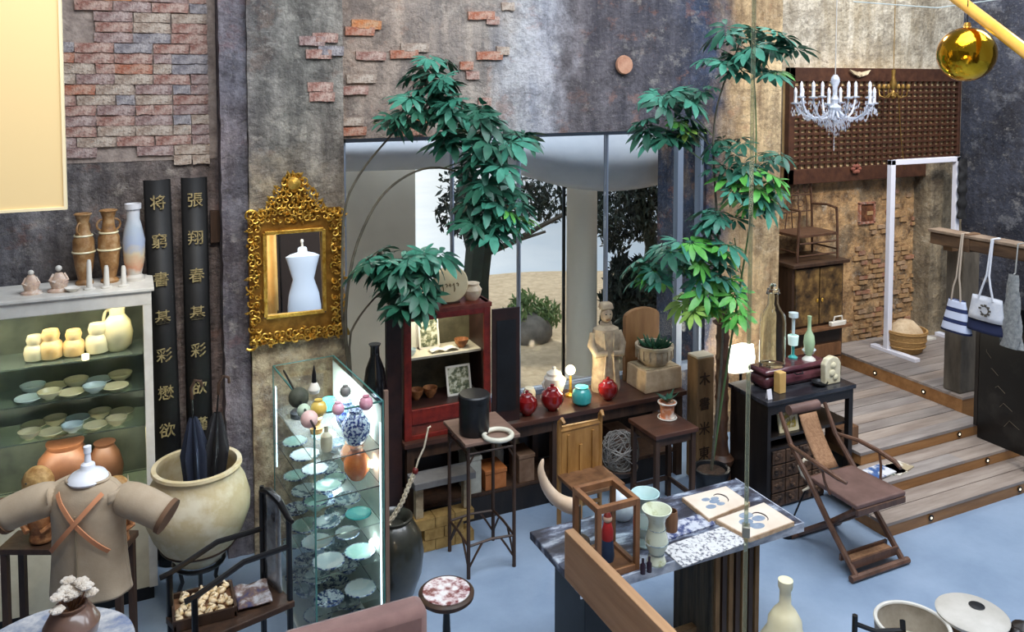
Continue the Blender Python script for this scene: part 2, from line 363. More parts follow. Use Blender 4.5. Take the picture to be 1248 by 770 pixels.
# ------------------------------------------------------------------ window and the courtyard beyond
WF = mat('window_frame_grey', (120, 132, 150), rough=.5)
win = bpy.data.objects.new('window_1', None); col.objects.link(win); struct(win)
fr = MB().ab(wx0, wx1, YW + .04, YW + .12, wz1 - .03, wz1).ab(wx0, wx1, YW + .04, YW + .12, wz0, wz0 + .05).ab(wx0, wx0 + .03, YW + .04, YW + .12, wz0, wz1).ab(wx1 - .03, wx1, YW + .04, YW + .12, wz0, wz1)
fr.build('window_frame', WF, win, smooth=False)
mxs = [(at_y(p_, 300, YW + .08).x, h_) for p_, h_ in ((551, .010), (632, .008), (738, .008), (826, .055))]
for x_, w_ in mxs: MB().ab(x_ - w_ / 2 * 1.0, x_ + w_ / 2, YW + .05, YW + .11, wz0 + .05, wz1 - .03).build('mullion', WF, win, smooth=False)
edges = [wx0 + .03] + [x_ for x_, _ in mxs] + [wx1 - .03]
for a_, b_ in zip(edges[:-1], edges[1:]): MB().ab(a_ + .008, b_ - .008, YW + .076, YW + .082, wz0 + .05, wz1 - .03).build('pane', GLASS, win, smooth=False)
struct(MB().ab(-30, 60, 6.2, 60, -.2, 0).build('ground', mat('pale_water_grey', (176, 196, 216), (196, 210, 224), .6, .5), smooth=False))
struct(MB().sheet(lambda u, v: (-6 + 26 * u, 6.22 + (4.9 + .5 * math.sin(u * 19)) * v, .03 + .03 * math.sin(u * 60) * math.sin(v * 9)), 80, 12).build('courtyard_sand', mat('sand', (226, 206, 174), (200, 178, 146), 12, .95, bump=.5)))
p1 = at_d(424, 210, 7.4); p2 = at_d(551, 210, 7.4)
struct(MB().ab(p1.x - 1.5, p2.x - .12, 7.6, 7.8, 0, 2.42).build('wall_courtyard', mat('courtyard_wall_grey', (196, 192, 182), (210, 206, 196), 2, .8), smooth=False))
pc = at_d(709, 300, 8.2)
o = thing('pillar', 'white round pillar standing outside the window under the canopy', 'pillar', (pc.x, pc.y, .0))
MB().lathe([(.22, 0), (.22, .1), (.155, .12), (.15, 2.3), (.17, 2.4)], 24).build('shaft', mat('white_render', (210, 208, 200), rough=.7), o)
MB().box((-.26, -.1, 1.2), (.025, .025, 2.4)).build('pole', BLACK, o, smooth=False)
c0 = at_d(395, 200, 7.0); c1 = at_d(870, 200, 7.9)
def canopy(u, v):
    x = c0.x + (c1.x - c0.x + .8) * u; y = c0.y + (c1.y - c0.y) * u
    sag = .26 * max(0, 1 - ((u - .60) / .26) ** 2) ** 1.2
    zt = 2.72; zb = 2.26 - sag
    return (x, y - .35 * math.sin(PI * v) - .02 + .5 * (1 - v), zt + (zb - zt) * v)
tag(MB().sheet(canopy, 50, 14).build('canopy', mat('white_canopy_cloth', (196, 204, 218), (180, 190, 206), 3, .8), solid=.02), 'white sagging cloth canopy hanging outside the window', 'canopy')
def leafmass(centres, n, size, seed):
    rnd = random.Random(seed); m = MB()
    for i in range(n):
        cx_, cy_, cz_, r_ = rnd.choice(centres)
        d_ = Vector((rnd.gauss(0, 1), rnd.gauss(0, 1), rnd.gauss(0, 1))).normalized() * r_ * rnd.random() ** .4
        c_ = Vector((cx_, cy_, cz_)) + d_; e = Euler((rnd.uniform(0, 6), rnd.uniform(0, 6), rnd.uniform(0, 6))).to_matrix(); s1 = size * rnd.uniform(.6, 1.3)
        vs = [c_ + e @ Vector(q_) * s1 for q_ in ((-1, 0, 0), (0, -.35, .1), (1, 0, 0), (0, .35, .1))]
        m._add(vs, [(0, 1, 2, 3)])
    return m
DL = mat('dark_leaf', (24, 32, 30), (40, 54, 46), 6, .6)
def cpts(lst, d, r): return [(*at_d(a_, b_, d + random.uniform(-.6, .6)), r * c_) for a_, b_, c_ in lst]
t = thing('tree', 'dark bare-limbed tree outside the window, left of the pillar', 'tree', (at_d(575, 300, 9.5).x, at_d(575, 300, 9.5).y, 0))
org = Vector(t.location)
def loc(pts, o_): return [Vector(p) - o_ for p in pts]
m = MB().tube(loc([Vector((org.x + .05, org.y, -.0)), at_d(580, 340, 9.5), at_d(584, 300, 9.5), at_d(565, 240, 9.5), at_d(580, 160, 9.5)], org), [.16, .16, .17, .12, .06], 8)
m.build('trunk', DL, t)
for pts, r0 in (([(590, 310), (625, 295), (660, 275), (700, 255), (720, 240)], .045), ([(585, 312), (610, 300), (640, 290), (665, 282)], .03), ([(570, 255), (610, 240), (650, 225)], .04)):
    MB().tube(loc([at_d(a_, b_, 9.5 - .01 * i) for i, (a_, b_) in enumerate(pts)], org), [r0 * (1 - .15 * i) for i in range(len(pts))], 6).build('branch', mat('bark', (60, 56, 52), (84, 80, 76), 10, .8), t)
fm = leafmass([tuple(Vector(c_[:3]) - org) + (c_[3],) for c_ in cpts([(575, 230, 1), (600, 245, .8), (560, 260, .7), (640, 240, .8), (668, 245, .7)], 9.5, .42)], 1500, .055, 5)
stuff(fm.build('foliage', DL, t, smooth=False))
t = thing('tree', 'dark feathery tree outside the window, right of the pillar', 'tree', (at_d(790, 300, 10).x, at_d(790, 300, 10).y, 0)); org = Vector(t.location)
MB().tube(loc([org, at_d(795, 300, 10), at_d(775, 220, 10)], org), [.12, .09, .05], 8).build('trunk', DL, t)
stuff(leafmass([tuple(Vector(c_[:3]) - org) + (c_[3],) for c_ in cpts([(745, 235, 1), (765, 215, 1), (790, 225, 1.1), (800, 260, 1), (738, 265, .7), (750, 290, .6), (775, 270, .7), (815, 240, 1), (800, 200, 1), (775, 245, .8), (725, 240, .6)], 10, .34)], 3800, .05, 6).build('foliage', DL, t, smooth=False))
t = thing('bush', 'dark dense bush outside the window behind the figure', 'bush', (at_d(790, 440, 9).x, at_d(790, 440, 9).y, 0)); org = Vector(t.location)
MB().tube([(0, 0, 0), (0, 0, .7)], [.06, .03], 8).build('stem', DL, t)
stuff(leafmass([tuple(Vector(c_[:3]) - org) + (c_[3],) for c_ in cpts([(765, 340, .8), (790, 345, 1), (780, 380, 1.1), (800, 400, 1.2), (760, 400, .9), (755, 365, .7)], 8.6, .3)], 3500, .06, 8).build('foliage', DL, t, smooth=False))
pb = at_z(645, 416, .02)
t = thing('bush', 'low green bush on pale sand outside the window', 'bush', (pb.x, pb.y, .02)); 
MB().ball((0, 0, .12), (.28, .25, .22), 14).build('rock', mat('grey_rock', (98, 96, 92), (128, 124, 118), 8, .9, bump=.6), t)
stuff(leafmass([(-.2, 0, .3, .16), (0, .1, .38, .2), (.22, 0, .3, .18)], 900, .05, 9).build('foliage', mat('green_leaf', (96, 126, 78), (134, 158, 104), 6, .6), t, smooth=False))

# ------------------------------------------------------------------ steps, landing and platform
st = bpy.data.objects.new('steps', None); col.objects.link(st); struct(st)
x1s = 7.9; Z = [.097, .188, .28]; Y = [3.74, 4.01, 4.28, 5.95]; XS = [4.48, 4.50, 4.84]
def plank_row(x0, x1, y0, y1, zt, w_, par, mats=DECK, seed=1, th=.02):
    rnd = random.Random(seed); n = max(1, round((y1 - y0) / w_)); ww = (y1 - y0) / n
    for k in range(n):
        xs = [x0]
        if x1 - x0 > 2.2: xs.append(x0 + rnd.uniform(.9, x1 - x0 - .9))
        xs.append(x1)
        for a_, b_ in zip(xs[:-1], xs[1:]):
            MB().ab(a_ + .001, b_ - .001, y0 + k * ww + .003, y0 + (k + 1) * ww - .003, zt - th, zt + rnd.uniform(-.0015, .0015)).build('plank', rnd.choice(mats), par, smooth=False)
for i in range(3):
    MB().ab(XS[i], x1s if i < 2 else 6.2, Y[i], Y[i + 1] + .02, (Z[i - 1] if i else 0) , Z[i] - .021).build('riser', RISER, st, smooth=False)
    plank_row(XS[i] - .01, x1s if i < 2 else 6.2, Y[i] - .006, Y[i + 1] - (.001 if i == 2 else .0), Z[i], .125 if i == 2 else .15, st, seed=i)
pf = bpy.data.objects.new('platform', None); col.objects.link(pf); struct(pf)
MB().ab(6.2, 8.09, 4.47, YR, 0, .389).build('riser', RISER, pf, smooth=False)
plank_row(6.195, 8.09, 4.46, YR - .002, .41, .14, pf, seed=9)
LENS = mat('step_light_glass', (255, 236, 200), emis=1.5)
def step_light(p, n):
    e = MB(); ax = Euler((R(90), 0, 0)).to_matrix().to_4x4() if n == 'y' else Euler((0, R(-90), 0)).to_matrix().to_4x4()
    o_ = MB().lathe([(.0, -.004), (.017, -.004), (.022, .004), (.022, .006), (0, .006)], 14, ax).build('step_light', BLACK, st if n == 'y' else pf, loc=p)
    MB().lathe([(.0, .006), (.009, .006), (.007, .009), (0, .01)], 10, ax).build('lens', LENS, o_)
for px, py, yy in ((1133, 655, Y[0]), (1241, 618, Y[0]), (1202, 577, Y[1]), (1168, 538, Y[2])):
    p = at_y(px, py, yy); zc = {Y[0]: .045, Y[1]: .14, Y[2]: .23}[yy]; step_light((p.x, yy - .004, zc), 'y')
for px, py in ((1067, 458), (1126, 484)):
    p = at_x(px, py, 6.2); step_light((6.196, p.y, .335), 'x')

# lattice screen over the recess
la = at_y(962, 82, YR - .12); lb = at_y(1168, 209, YR - .12); lat = thing('lattice_screen', 'dark brown wooden lattice screen hung high on the recess wall', 'screen', (0, YR - .12, 0))
LX0, LX1, LZ1, LZ0 = la.x, lb.x, la.z, lb.z - .02
LW = mat('lattice_wood', (58, 34, 24), (80, 50, 34), 14, .5, bump=.2)
MB().ab(LX0, LX1, -.01, .05, LZ1 - .13, LZ1).ab(LX0, LX1, -.01, .05, LZ0, LZ0 + .14).ab(LX0, LX0 + .07, -.01, .05, LZ0, LZ1).ab(LX1 - .04, LX1, -.01, .05, LZ0, LZ1).build('frame', LW, lat, smooth=False, bevel=.004)
m = MB(); nx, nz = 27, 15; gx0, gx1, gz0, gz1 = LX0 + .07, LX1 - .04, LZ0 + .14, LZ1 - .13
for i in range(1, nx): x = gx0 + (gx1 - gx0) * i / nx; m.ab(x - .0115, x + .0115, .004, .020, gz0, gz1)
for j in range(1, nz): z_ = gz0 + (gz1 - gz0) * j / nz; m.ab(gx0, gx1, .000, .018, z_ - .012, z_ + .012)
for i in range(nx + 1):
    for j in range(nz + 1):
        m.box((gx0 + (gx1 - gx0) * i / nx, .002, gz0 + (gz1 - gz0) * j / nz), (.02, .012, .02))
stuff(m.build('lattice', LW, lat, smooth=False))
MB().ab(LX0 + .03, LX1 - .02, .035, .11, LZ0 + .03, LZ1 - .03).build('backing', mat('lattice_backing', (226, 204, 160), (196, 168, 124), 7, .9), lat, smooth=False)
# cream board hanging top left
p = at_d(78, 252, 3.6)
t = thing('hanging_board', 'plain cream board hanging at the upper left', 'board', (p.x, p.y, p.z))
MB().ab(-1.3, 0, 0, .04, 0, 2.0).build('panel', mat('cream_board', (244, 214, 156), rough=.7), t, smooth=False)
MB().ab(-1.3, .0, -.006, .046, -.012, 0).ab(0, .012, -.006, .046, -.012, 2.0).build('edging', mat('pale_edge', (250, 232, 190), rough=.5), t, smooth=False)
for x_ in (-1.1, -.2): MB().tube([(x_, .02, 1.99), (x_, .02, 3.2)], .003, 5).build('cord', BLACK, t)

# ================================================================== LEFT SIDE
def corner_posts(m, x0, x1, y0, y1, z0, z1, t):
    for x in (x0, x1 - t):
        for y in (y0, y1 - t): m.ab(x, x + t, y, y + t, z0, z1)
# white display cabinet
cx0, cx1, cy0, cy1, cz = -1.15, .09, 5.08, 5.46, 1.84
t = thing('display_cabinet', 'white framed glass display cabinet of pale ceramics against the left wall', 'cabinet', (cx1, cy0, 0))
m = MB(); W_ = cx1 - cx0; D_ = cy1 - cy0
for x in (-W_, -.045):
    for y in (0, D_ - .045): MB().ab(x, x + .045, y, y + .045, .08, cz - .1).build('post', WHITE, t, smooth=False)
MB().ab(-W_, .0, 0, D_, cz - .10, cz - .02).ab(-W_ - .01, .015, -.015, D_, cz - .02, cz).build('cornice', WHITE, t, smooth=False, bevel=.004)
MB().ab(-W_ + .005, -.005, .01, D_ - .01, .08, .62).build('base_cupboard', mat('cream_panel', (214, 204, 176), (198, 188, 160), 8, .6), t, smooth=False)
MB().ab(-W_ + .02, -.02, .02, D_ - .02, 0, .08).build('plinth', BLACK, t, smooth=False)
MB().ab(-W_ + .045, -.045, D_ - .02, D_ - .01, .62, cz - .1).build('back_panel', mat('mirror_backing', (50, 56, 50), (92, 98, 84), 3, .25), t, smooth=False)
for z_ in (.64, 1.03, 1.24, 1.45): MB().ab(-W_ + .046, -.046, .05, D_ - .03, z_ - .008, z_).build('shelf', mat('green_shelf_glass', (214, 230, 216), rough=.04, trans=.92, ior=1.3), t, smooth=False)
MB().ab(-.046, -.036, .05, D_ - .05, .64, cz - .1).build('side_trim', mat('olive_trim', (120, 118, 84), rough=.4), t, smooth=False)
MB().ab(-W_ + .045, -.05, .012, .016, .62, cz - .1).build('pane', GLASS, t, smooth=False)
area('cabinet_light', (-.45, 5.2, 1.74), (-.45, 5.3, 0), (1.0, .08), 13, (1, .92, .72)); area('cabinet_light_low', (-.45, 5.12, 1.0), (-.45, 5.4, .7), (1.0, .05), 5.0, (1, .92, .76))
def vessel(name, label, cat, p, prof, m_, group=None, s=1.0, seg=20, extra=None):
    t_ = thing(name, label, cat, p, random.uniform(0, 6), group)
    MB().lathe([(r * s, z * s) for r, z in prof], seg).build('body', m_, t_)
    if extra: extra(t_, s)
    return t_
def single(name, label, cat, p, mb, m_, group=None, rz=0, **k):
    o_ = mb.build(name, m_, loc=p, rz=rz, **k); return tag(o_, label, cat, group)
JUG = [(.035, 0), (.045, .01), (.062, .05), (.06, .09), (.042, .12), (.046, .145), (.04, .146), (.036, .12)]
IVORY = mat('ivory_glaze', (226, 214, 170), (236, 226, 190), 6, .25, coat=.4); AMBERI = mat('amber_ivory', (220, 176, 110), (238, 216, 166), 9, .3)
def cat_z(px, py, y): return at_y(px, py, y)
for px, mt_, nm, sc in ((42, IVORY, 'pale ceramic jug at the far left end of the upper shelf', 1.0), (62, AMBERI, 'squat amber ceramic jar, left of the twin amber jars on the upper shelf', 1.15), (90, AMBERI, 'squat amber ceramic jar, right of the twin amber jars on the upper shelf', 1.05), (119, IVORY, 'slim ivory figure jar in the middle of the upper shelf', 1.2)):
    p = cat_z(px, 420, 5.24); vessel('ceramic_jar', nm, 'jar', (p.x, 5.24, 1.45), [(.03, 0), (.05, .01), (.056, .05), (.05, .08), (.036, .095), (.042, .12), (.034, .145), (0, .15)], mt_, s=sc)
p = cat_z(143, 400, 5.26)
t = thing('ceramic_pitcher', 'large cream pitcher at the right end of the upper shelf', 'pitcher', (p.x - .0, 5.26, 1.45), 2.4)
MB().lathe([(.045, 0), (.075, .03), (.085, .10), (.07, .17), (.04, .21), (.045, .25), (.055, .27), (.048, .27), (.036, .22)], 24).build('body', mat('cream_pitcher', (214, 206, 168), (196, 186, 148), 5, .3, coat=.4), t)
MB().tube([(.06 + .04 * math.sin(a), 0, .15 + .08 * math.cos(a)) for a in [i * PI / 8 for i in range(9)]], .009, 8).build('handle', IVORY, t)
def plate_prof(r): return [(r * .5, 0), (r * .55, .004), (r, .02), (r * .98, .024), (r * .6, .009), (0, .007)]
def bowl_prof(r, h): return [(r * .4, 0), (r * .45, .006), (r * .85, h * .5), (r, h), (r * .95, h), (r * .75, h * .5), (0, h * .18)]
pos_word = {0: 'far left', 1: 'second from the left', 2: 'third from the left', 3: 'fourth from the left', 4: 'far right'}
for sh, zs, sname in ((0, 1.24, 'second'), (1, 1.03, 'third')):
    for k, px in enumerate((34, 60, 87, 115, 141)):
        for row_, yy in enumerate((5.19, 5.34)):
            p = at_y(px + (6 if row_ else 0), 470, yy); r_ = .070 - .005 * (sh) + .004 * ((k * 3 + row_) % 3)
            x_ = min(p.x, -.02)
            kind = 'bowl' if (k + row_ + sh) % 2 else 'plate'
            single('ceramic_' + kind, 'pale %s on the %s shelf of the white cabinet, %s, %s row' % (kind, sname, pos_word[k], 'back' if row_ else 'front'), kind, (x_, yy, zs),
                   MB().lathe(plate_prof(r_) if kind == 'plate' else bowl_prof(r_ * .9, .045), 22), PORCELAIN if (k + sh) % 3 == 0 else IVORY, 'pale ceramics in the white cabinet')
for px, py, zs, nm in ((118, 425, 1.45, 'amber-lit glass tealight near the front of the upper shelf'), (113, 450, 1.45, None)):
    if nm:
        p = at_y(104, 430, 5.14); single('tealight', nm, 'tealight', (p.x, 5.14, 1.45), MB().lathe([(.018, 0), (.02, .03), (.014, .032)], 12), mat('tealight_glow', (255, 240, 190), emis=2.0))
p = at_y(80, 560, 5.28)
t = vessel('storage_jar', 'wide reddish brown earthenware jar at the bottom of the white cabinet', 'jar', (p.x, 5.27, .64), [(.09, 0), (.13, .04), (.155, .13), (.14, .22), (.09, .28), (.1, .31), (.085, .31)], mat('red_brown_clay', (92, 56, 34), (124, 80, 52), 5, .5, bump=.2))
p = at_y(128, 560, 5.28)
vessel('storage_jar', 'smaller brown earthenware jar right of the wide one in the white cabinet', 'jar', (p.x, 5.27, .64), [(.06, 0), (.09, .05), (.1, .12), (.08, .2), (.05, .25), (.06, .27), (.045, .27)], mat('brown_clay', (84, 54, 36), (108, 72, 48), 5, .5, bump=.2))
# ornaments on top of the cabinet
ZT = cz
TALL = [(.05, 0), (.052, .012), (.036, .03), (.05, .10), (.062, .20), (.06, .27), (.036, .33), (.032, .38), (.042, .42), (.052, .43), (.046, .435), (.028, .42)]
VB = mat('brown_crackle_vase', (120, 84, 50), (176, 144, 104), 16, .5, bump=.4, c3=(150, 110, 66))
def rings(t_, s):
    for z_ in (.20, .30): MB().tube([(math.cos(a) * (.062 if z_ < .25 else .05) * s, math.sin(a) * (.062 if z_ < .25 else .05) * s, z_ * s) for a in [i * PI / 12 for i in range(24)]], .006, 6, closed=True).build('relief_ring', IVORY, t_)
    for k in (0, PI): MB().tube([(math.cos(k) * s * (.03 + .035 * math.sin(a)), math.sin(k) * s * (.03 + .035 * math.sin(a)), s * (.345 + .035 * math.cos(a))) for a in [i * PI / 6 for i in range(7)]], .006, 6).build('handle', VB, t_)
for px, s, nm in ((103, .95, 'tall brown and ivory relief vase, left of the pair on the white cabinet'), (134, .98, 'tall brown and ivory relief vase, right of the pair on the white cabinet')):
    p = at_y(px, 340, 5.33); vessel('relief_vase', nm, 'vase', (p.x, 5.33, ZT), TALL, VB, s=s, extra=rings, group='tall relief vases')
m_bv = bpy.data.materials.new('blue_to_orange_glaze'); m_bv.use_nodes = True; nt = m_bv.node_tree; bs = nt.nodes['Principled BSDF']; bs.inputs['Roughness'].default_value = .3
tc = nt.nodes.new('ShaderNodeTexCoord'); sx_ = nt.nodes.new('ShaderNodeSeparateXYZ'); rp = nt.nodes.new('ShaderNodeValToRGB'); nz_ = nt.nodes.new('ShaderNodeTexNoise'); nz_.inputs['Scale'].default_value = 18
ma = nt.nodes.new('ShaderNodeMath'); ma.operation = 'MULTIPLY_ADD'; ma.inputs[1].default_value = .12
nt.links.new(tc.outputs['Object'], sx_.inputs[0]); nt.links.new(tc.outputs['Object'], nz_.inputs[0]); nt.links.new(nz_.outputs[0], ma.inputs[0]); nt.links.new(sx_.outputs[2], ma.inputs[2])
nt.links.new(ma.outputs[0], rp.inputs[0]); nt.links.new(rp.outputs[0], bs.inputs[0])
e = rp.color_ramp.elements; e[0].position = .09; e[0].color = lin((196, 190, 180)); e[1].position = .5; e[1].color = lin((206, 206, 210))
for q, c_ in ((.14, (198, 140, 108)), (.22, (206, 190, 158)), (.28, (160, 172, 196)), (.38, (170, 180, 190))): k = e.new(q); k.color = lin(c_)
p = at_y(164, 335, 5.32)
vessel('tall_vase', 'tall pale blue vase with an orange lower band at the cabinet corner', 'vase', (p.x, 5.32, ZT), [(.055, 0), (.055, .02), (.04, .035), (.058, .12), (.062, .24), (.045, .33), (.036, .36), (.036, .42), (.046, .425), (.046, .455), (.04, .455), (.03, .42)], m_bv)
for px, h_, nm in ((109, .17, 'slim white cone in front of the left relief vase'), (130, .13, 'slim white cone in front of the right relief vase'), (151, .12, 'slim white cone beside the pale blue vase')):
    p = at_y(px, 345, 5.17); single('white_cone', nm, 'ornament', (p.x, 5.17, ZT), MB().lathe([(.03, 0), (.03, .008), (.016, .014), (.012, h_ * .9), (.008, h_), (0, h_)], 14), WHITE)
def figurine(px, nm, s, c_):
    p = at_y(px, 345, 5.2); t_ = thing('figurine', nm, 'figurine', (p.x, 5.2, ZT))
    MB().lathe([(.045 * s, 0), (.045 * s, .01), (.028 * s, .02), (.036 * s, .05), (.022 * s, .09), (.014 * s, .105)], 12, sx=1.2).build('body', c_, t_)
    MB().ball((0, 0, .118 * s), .016 * s, 10).build('head', WHITE, t_)
    for k in (-1, 1): MB().tube([(k * .022 * s, 0, .09 * s), (k * .04 * s, -.012, .06 * s), (k * .015 * s, -.03 * s, .05 * s)], [.009 * s, .008 * s, .006 * s], 6).build('arm', c_, t_)
FG = mat('painted_figurine', (186, 160, 150), (224, 214, 204), 30, .35, c3=(206, 176, 150))
figurine(38, 'small white and brown figurine at the left end on the cabinet', 1.0, FG)
figurine(72, 'seated painted figurine on a white base left of the relief vases', 1.1, FG)
p = at_y(88, 350, 5.16); single('small_dish', 'small flat white dish right of the seated figurine', 'dish', (p.x, 5.16, ZT), MB().lathe(plate_prof(.04), 16), WHITE)

# two black couplet boards with gilt characters
CJK = None
try: CJK = bpy.data.fonts.load(bpy.utils.system_resource('DATAFILES', path='fonts') + '/Noto Sans CJK Regular.woff2')
except Exception: pass
GILT = mat('gilt_lettering', (196, 178, 130), (110, 98, 66), 60, .45, metal=.4)
def glyph(ch, size, parent, loc_, m_=GILT, rot=(R(90), 0, 0), name='character', ext=.004):
    cu = bpy.data.curves.new(name, 'FONT'); cu.body = ch; cu.size = size; cu.align_x = 'CENTER'; cu.align_y = 'CENTER'; cu.extrude = ext * .5; cu.resolution_u = 2
    if CJK: cu.font = CJK
    cu.offset = size * .002
    o_ = bpy.data.objects.new(name, cu); col.objects.link(o_)
    dg = bpy.context.evaluated_depsgraph_get(); me = bpy.data.meshes.new_from_object(o_.evaluated_get(dg)); me.name = name
    bpy.data.objects.remove(o_); bpy.data.curves.remove(cu)
    o2 = bpy.data.objects.new(name, me); col.objects.link(o2); me.materials.clear(); me.materials.append(m_)
    o2.parent = parent; o2.location = loc_; o2.rotation_euler = rot; return o2
for pxt, pyt, pxb, chars, nm in ((191, 220, 206, '将窮書基彩懋欲', 'tall black board with gilt characters, nearer the white cabinet'), (236, 217, 246, '張翔春基彩欲謹', 'tall black board with gilt characters, nearer the gilt mirror')):
    a_ = at_y(pxt, pyt, 5.44); b_ = at_y(pxb, 560, 5.3)
    d_ = Vector((b_.x - a_.x, 0, b_.z - a_.z)); lean = math.atan2(d_.x, -d_.z)
    Hh = (a_.z - .0) / math.cos(lean)
    t = thing('couplet_board', nm, 'board', (a_.x + math.tan(lean) * a_.z, 5.44, .01)); t.rotation_euler = (0, -lean, 0)
    wd = .072
    BDK = mat('board_black_%d' % len(nm), (9, 9, 10), (16, 15, 15), 20, .6)
    MB().sheet(lambda u, v: (wd * (2 * u - 1), -.055 * math.cos((2 * u - 1) * PI / 2 * .8) + .0, Hh * v * .999), 10, 2).build('board', BDK, t, solid=.014)
    for k, ch in enumerate(chars): glyph(ch, .27, t, (0, -.068, Hh - .13 - k * .235))

# big cream pot on a dark stand, closed umbrellas in it
POTM = mat('cream_stoneware', (206, 192, 158), (218, 208, 182), 5, .6, bump=.15, c3=(196, 178, 138))
pc = at_d(241, 600, 4.5); px_, py_ = pc.x, pc.y
t = thing('large_pot', 'large round cream stoneware pot with a dark ring, holding umbrellas', 'pot', (px_, py_, .40))
MB().lathe([(.0, 0), (.12, 0), (.125, .01), (.18, .075), (.188, .08), (.19, .088), (.235, .16), (.272, .26), (.275, .33), (.25, .42), (.222, .47), (.222, .50), (.235, .515), (.232, .53), (.208, .53), (.204, .50), (.235, .42), (.25, .3), (.2, .14), (.08, .05), (0, .05)], 48).build('body', POTM, t)
MB().tube([(math.cos(a) * .193, math.sin(a) * .193, .088) for a in [i * PI / 24 for i in range(48)]], .006, 6, closed=True).build('dark_ring', DARKWOOD, t)
t = thing('plant_stand', 'black three-legged stand carrying the large cream pot', 'stand', (px_, py_, 0))
MB().tube([(math.cos(a) * .13, math.sin(a) * .13, .387) for a in [i * PI / 12 for i in range(24)]], .012, 6, closed=True).build('ring', BLACK, t)
for k in range(3):
    a = k * 2.094 + .5; MB().tube([(math.cos(a) * .13, math.sin(a) * .13, .38), (math.cos(a) * .10, math.sin(a) * .10, .25), (math.cos(a) * .19, math.sin(a) * .19, .01)], .011, 6).build('leg', BLACK, t)
def umbrella(x, y, z, tilt, rz, nm, c_):
    t_ = thing('umbrella', nm, 'umbrella', (x, y, z)); t_.rotation_euler = (tilt[0], tilt[1], rz)
    vs = []; n = 16; zs = [.0, .06, .25, .5, .66, .70]; rs = [.008, .022, .048, .062, .028, .016]
    m_ = MB(); 
    m_.sheet(lambda u, v: ((lambda k_: (rs[k_] * (1 + .28 * math.cos(u * 2 * PI * 8)) * math.cos(u * 2 * PI), rs[k_] * (1 + .28 * math.cos(u * 2 * PI * 8)) * math.sin(u * 2 * PI), zs[k_]))(int(round(v * 5)))), 48, 5)
    m_.build('canopy', c_, t_)
    MB().tube([(0, 0, -.03), (0, 0, .80)], .005, 6).build('shaft', BLACK, t_)
    MB().tube([(0, 0, .80), (0, 0, .86), (.02, 0, .90), (.05, 0, .89), (.055, 0, .86)], .009, 8).build('handle', DARKWOOD, t_)
NAVY = mat('navy_umbrella', (26, 34, 52), rough=.75); BLKU = mat('black_umbrella', (20, 20, 24), rough=.75)
umbrella(px_ + .01, py_ + .0, .48, (R(-2), R(-2), 0), 0, 'navy folded umbrella standing in the large cream pot, left of the two', NAVY)
umbrella(px_ + .05, py_ + .02, .48, (R(-2), R(5), 0), 0, 'black folded umbrella standing in the large cream pot, right of the two', BLKU)

# beige jacket with orange straps, worn by a dress form with a white neck cap
jp = at_d(108, 600, 3.5); JZ = 1.36
t = thing('dress_form', 'armless dress form with a white neck cap, under the beige jacket', 'dress form', (jp.x, jp.y, .1), YAW * -1); t.scale = (.9, .9, .9)
MB().lathe([(.11, .92), (.125, 1.0), (.11, 1.12), (.13, 1.25), (.10, 1.33), (.045, 1.37)], 24, sx=1.15, sy=.8).build('torso', WHITE, t)
CAPM = mat('white_neck_cap', (226, 230, 238), rough=.4)
MB().lathe([(.085, 1.352), (.09, 1.362), (.075, 1.385), (.04, 1.40), (.033, 1.412), (.03, 1.43), (.016, 1.44), (.0125, 1.48), (.017, 1.485), (.017, 1.515), (0, 1.52)], 24).build('neck_cap', CAPM, t)
MB().tube([(0, 0, -.06), (0, 0, .93)], .015, 8).build('pole', BLACK, t); MB().lathe([(.17, -.111), (.17, -.099), (.03, -.08), (.02, -.05)], 20).build('base', BLACK, t)
t = thing('jacket', 'beige jacket with spread sleeves and crossed orange straps on the dress form', 'jacket', (jp.x, jp.y, .1), -YAW); t.scale = (.9, .9, .9)
LINEN = mat('beige_linen', (168, 150, 126), (182, 165, 142), 7, .9, bump=.08, bscale=140)
rows = [(.82, .185, .125), (.86, .18, .122), (1.0, .168, .118), (1.12, .163, .116), (1.22, .172, .115), (1.29, .168, .10), (1.335, .13, .08), (1.358, .09, .06)]
def jac(u, v):
    k = v * (len(rows) - 1); i = min(int(k), len(rows) - 2); f_ = k - i; z_, a_, b_ = [rows[i][q] * (1 - f_) + rows[i + 1][q] * f_ for q in range(3)]
    an = u * 2 * PI; fold = 1 + .02 * math.sin(an * 7 + v * 6) * (1 - v)
    return (a_ * math.cos(an) * fold, b_ * math.sin(an) * fold, z_)
MB().sheet(jac, 56, 28).build('jacket_body', LINEN, t, solid=.006)
def sleeve(k):
    pts = [(k * .13, 0, 1.27), (k * .20, -.01, 1.265), (k * .29, -.02, 1.235), (k * .36, -.03, 1.205), (k * .39, -.035, 1.19)]; rad = [.07, .085, .08, .078, .08]
    MB().tube(pts, rad, 20).build('sleeve', LINEN, t, subd=1)
    MB().tube([(k * .372, -.033, 1.20), (k * .392, -.035, 1.19)], .083, 20).build('cuff', mat('cuff_brown', (112, 84, 62), rough=.9), t)
    MB().sheet(lambda u, v: (k * (.14 + .035 * math.sin(u * PI)), -.1 + .2 * u, 1.33 - .05 * v), 8, 3).build('shoulder_seam', LINEN, t, solid=.004)
sleeve(-1); sleeve(1)
MB().lathe([(.094, 1.35), (.10, 1.36), (.096, 1.368)], 28, cap=False, sy=.75).build('collar', LINEN, t, solid=.006)
STR = mat('orange_strap', (208, 142, 102), rough=.8)
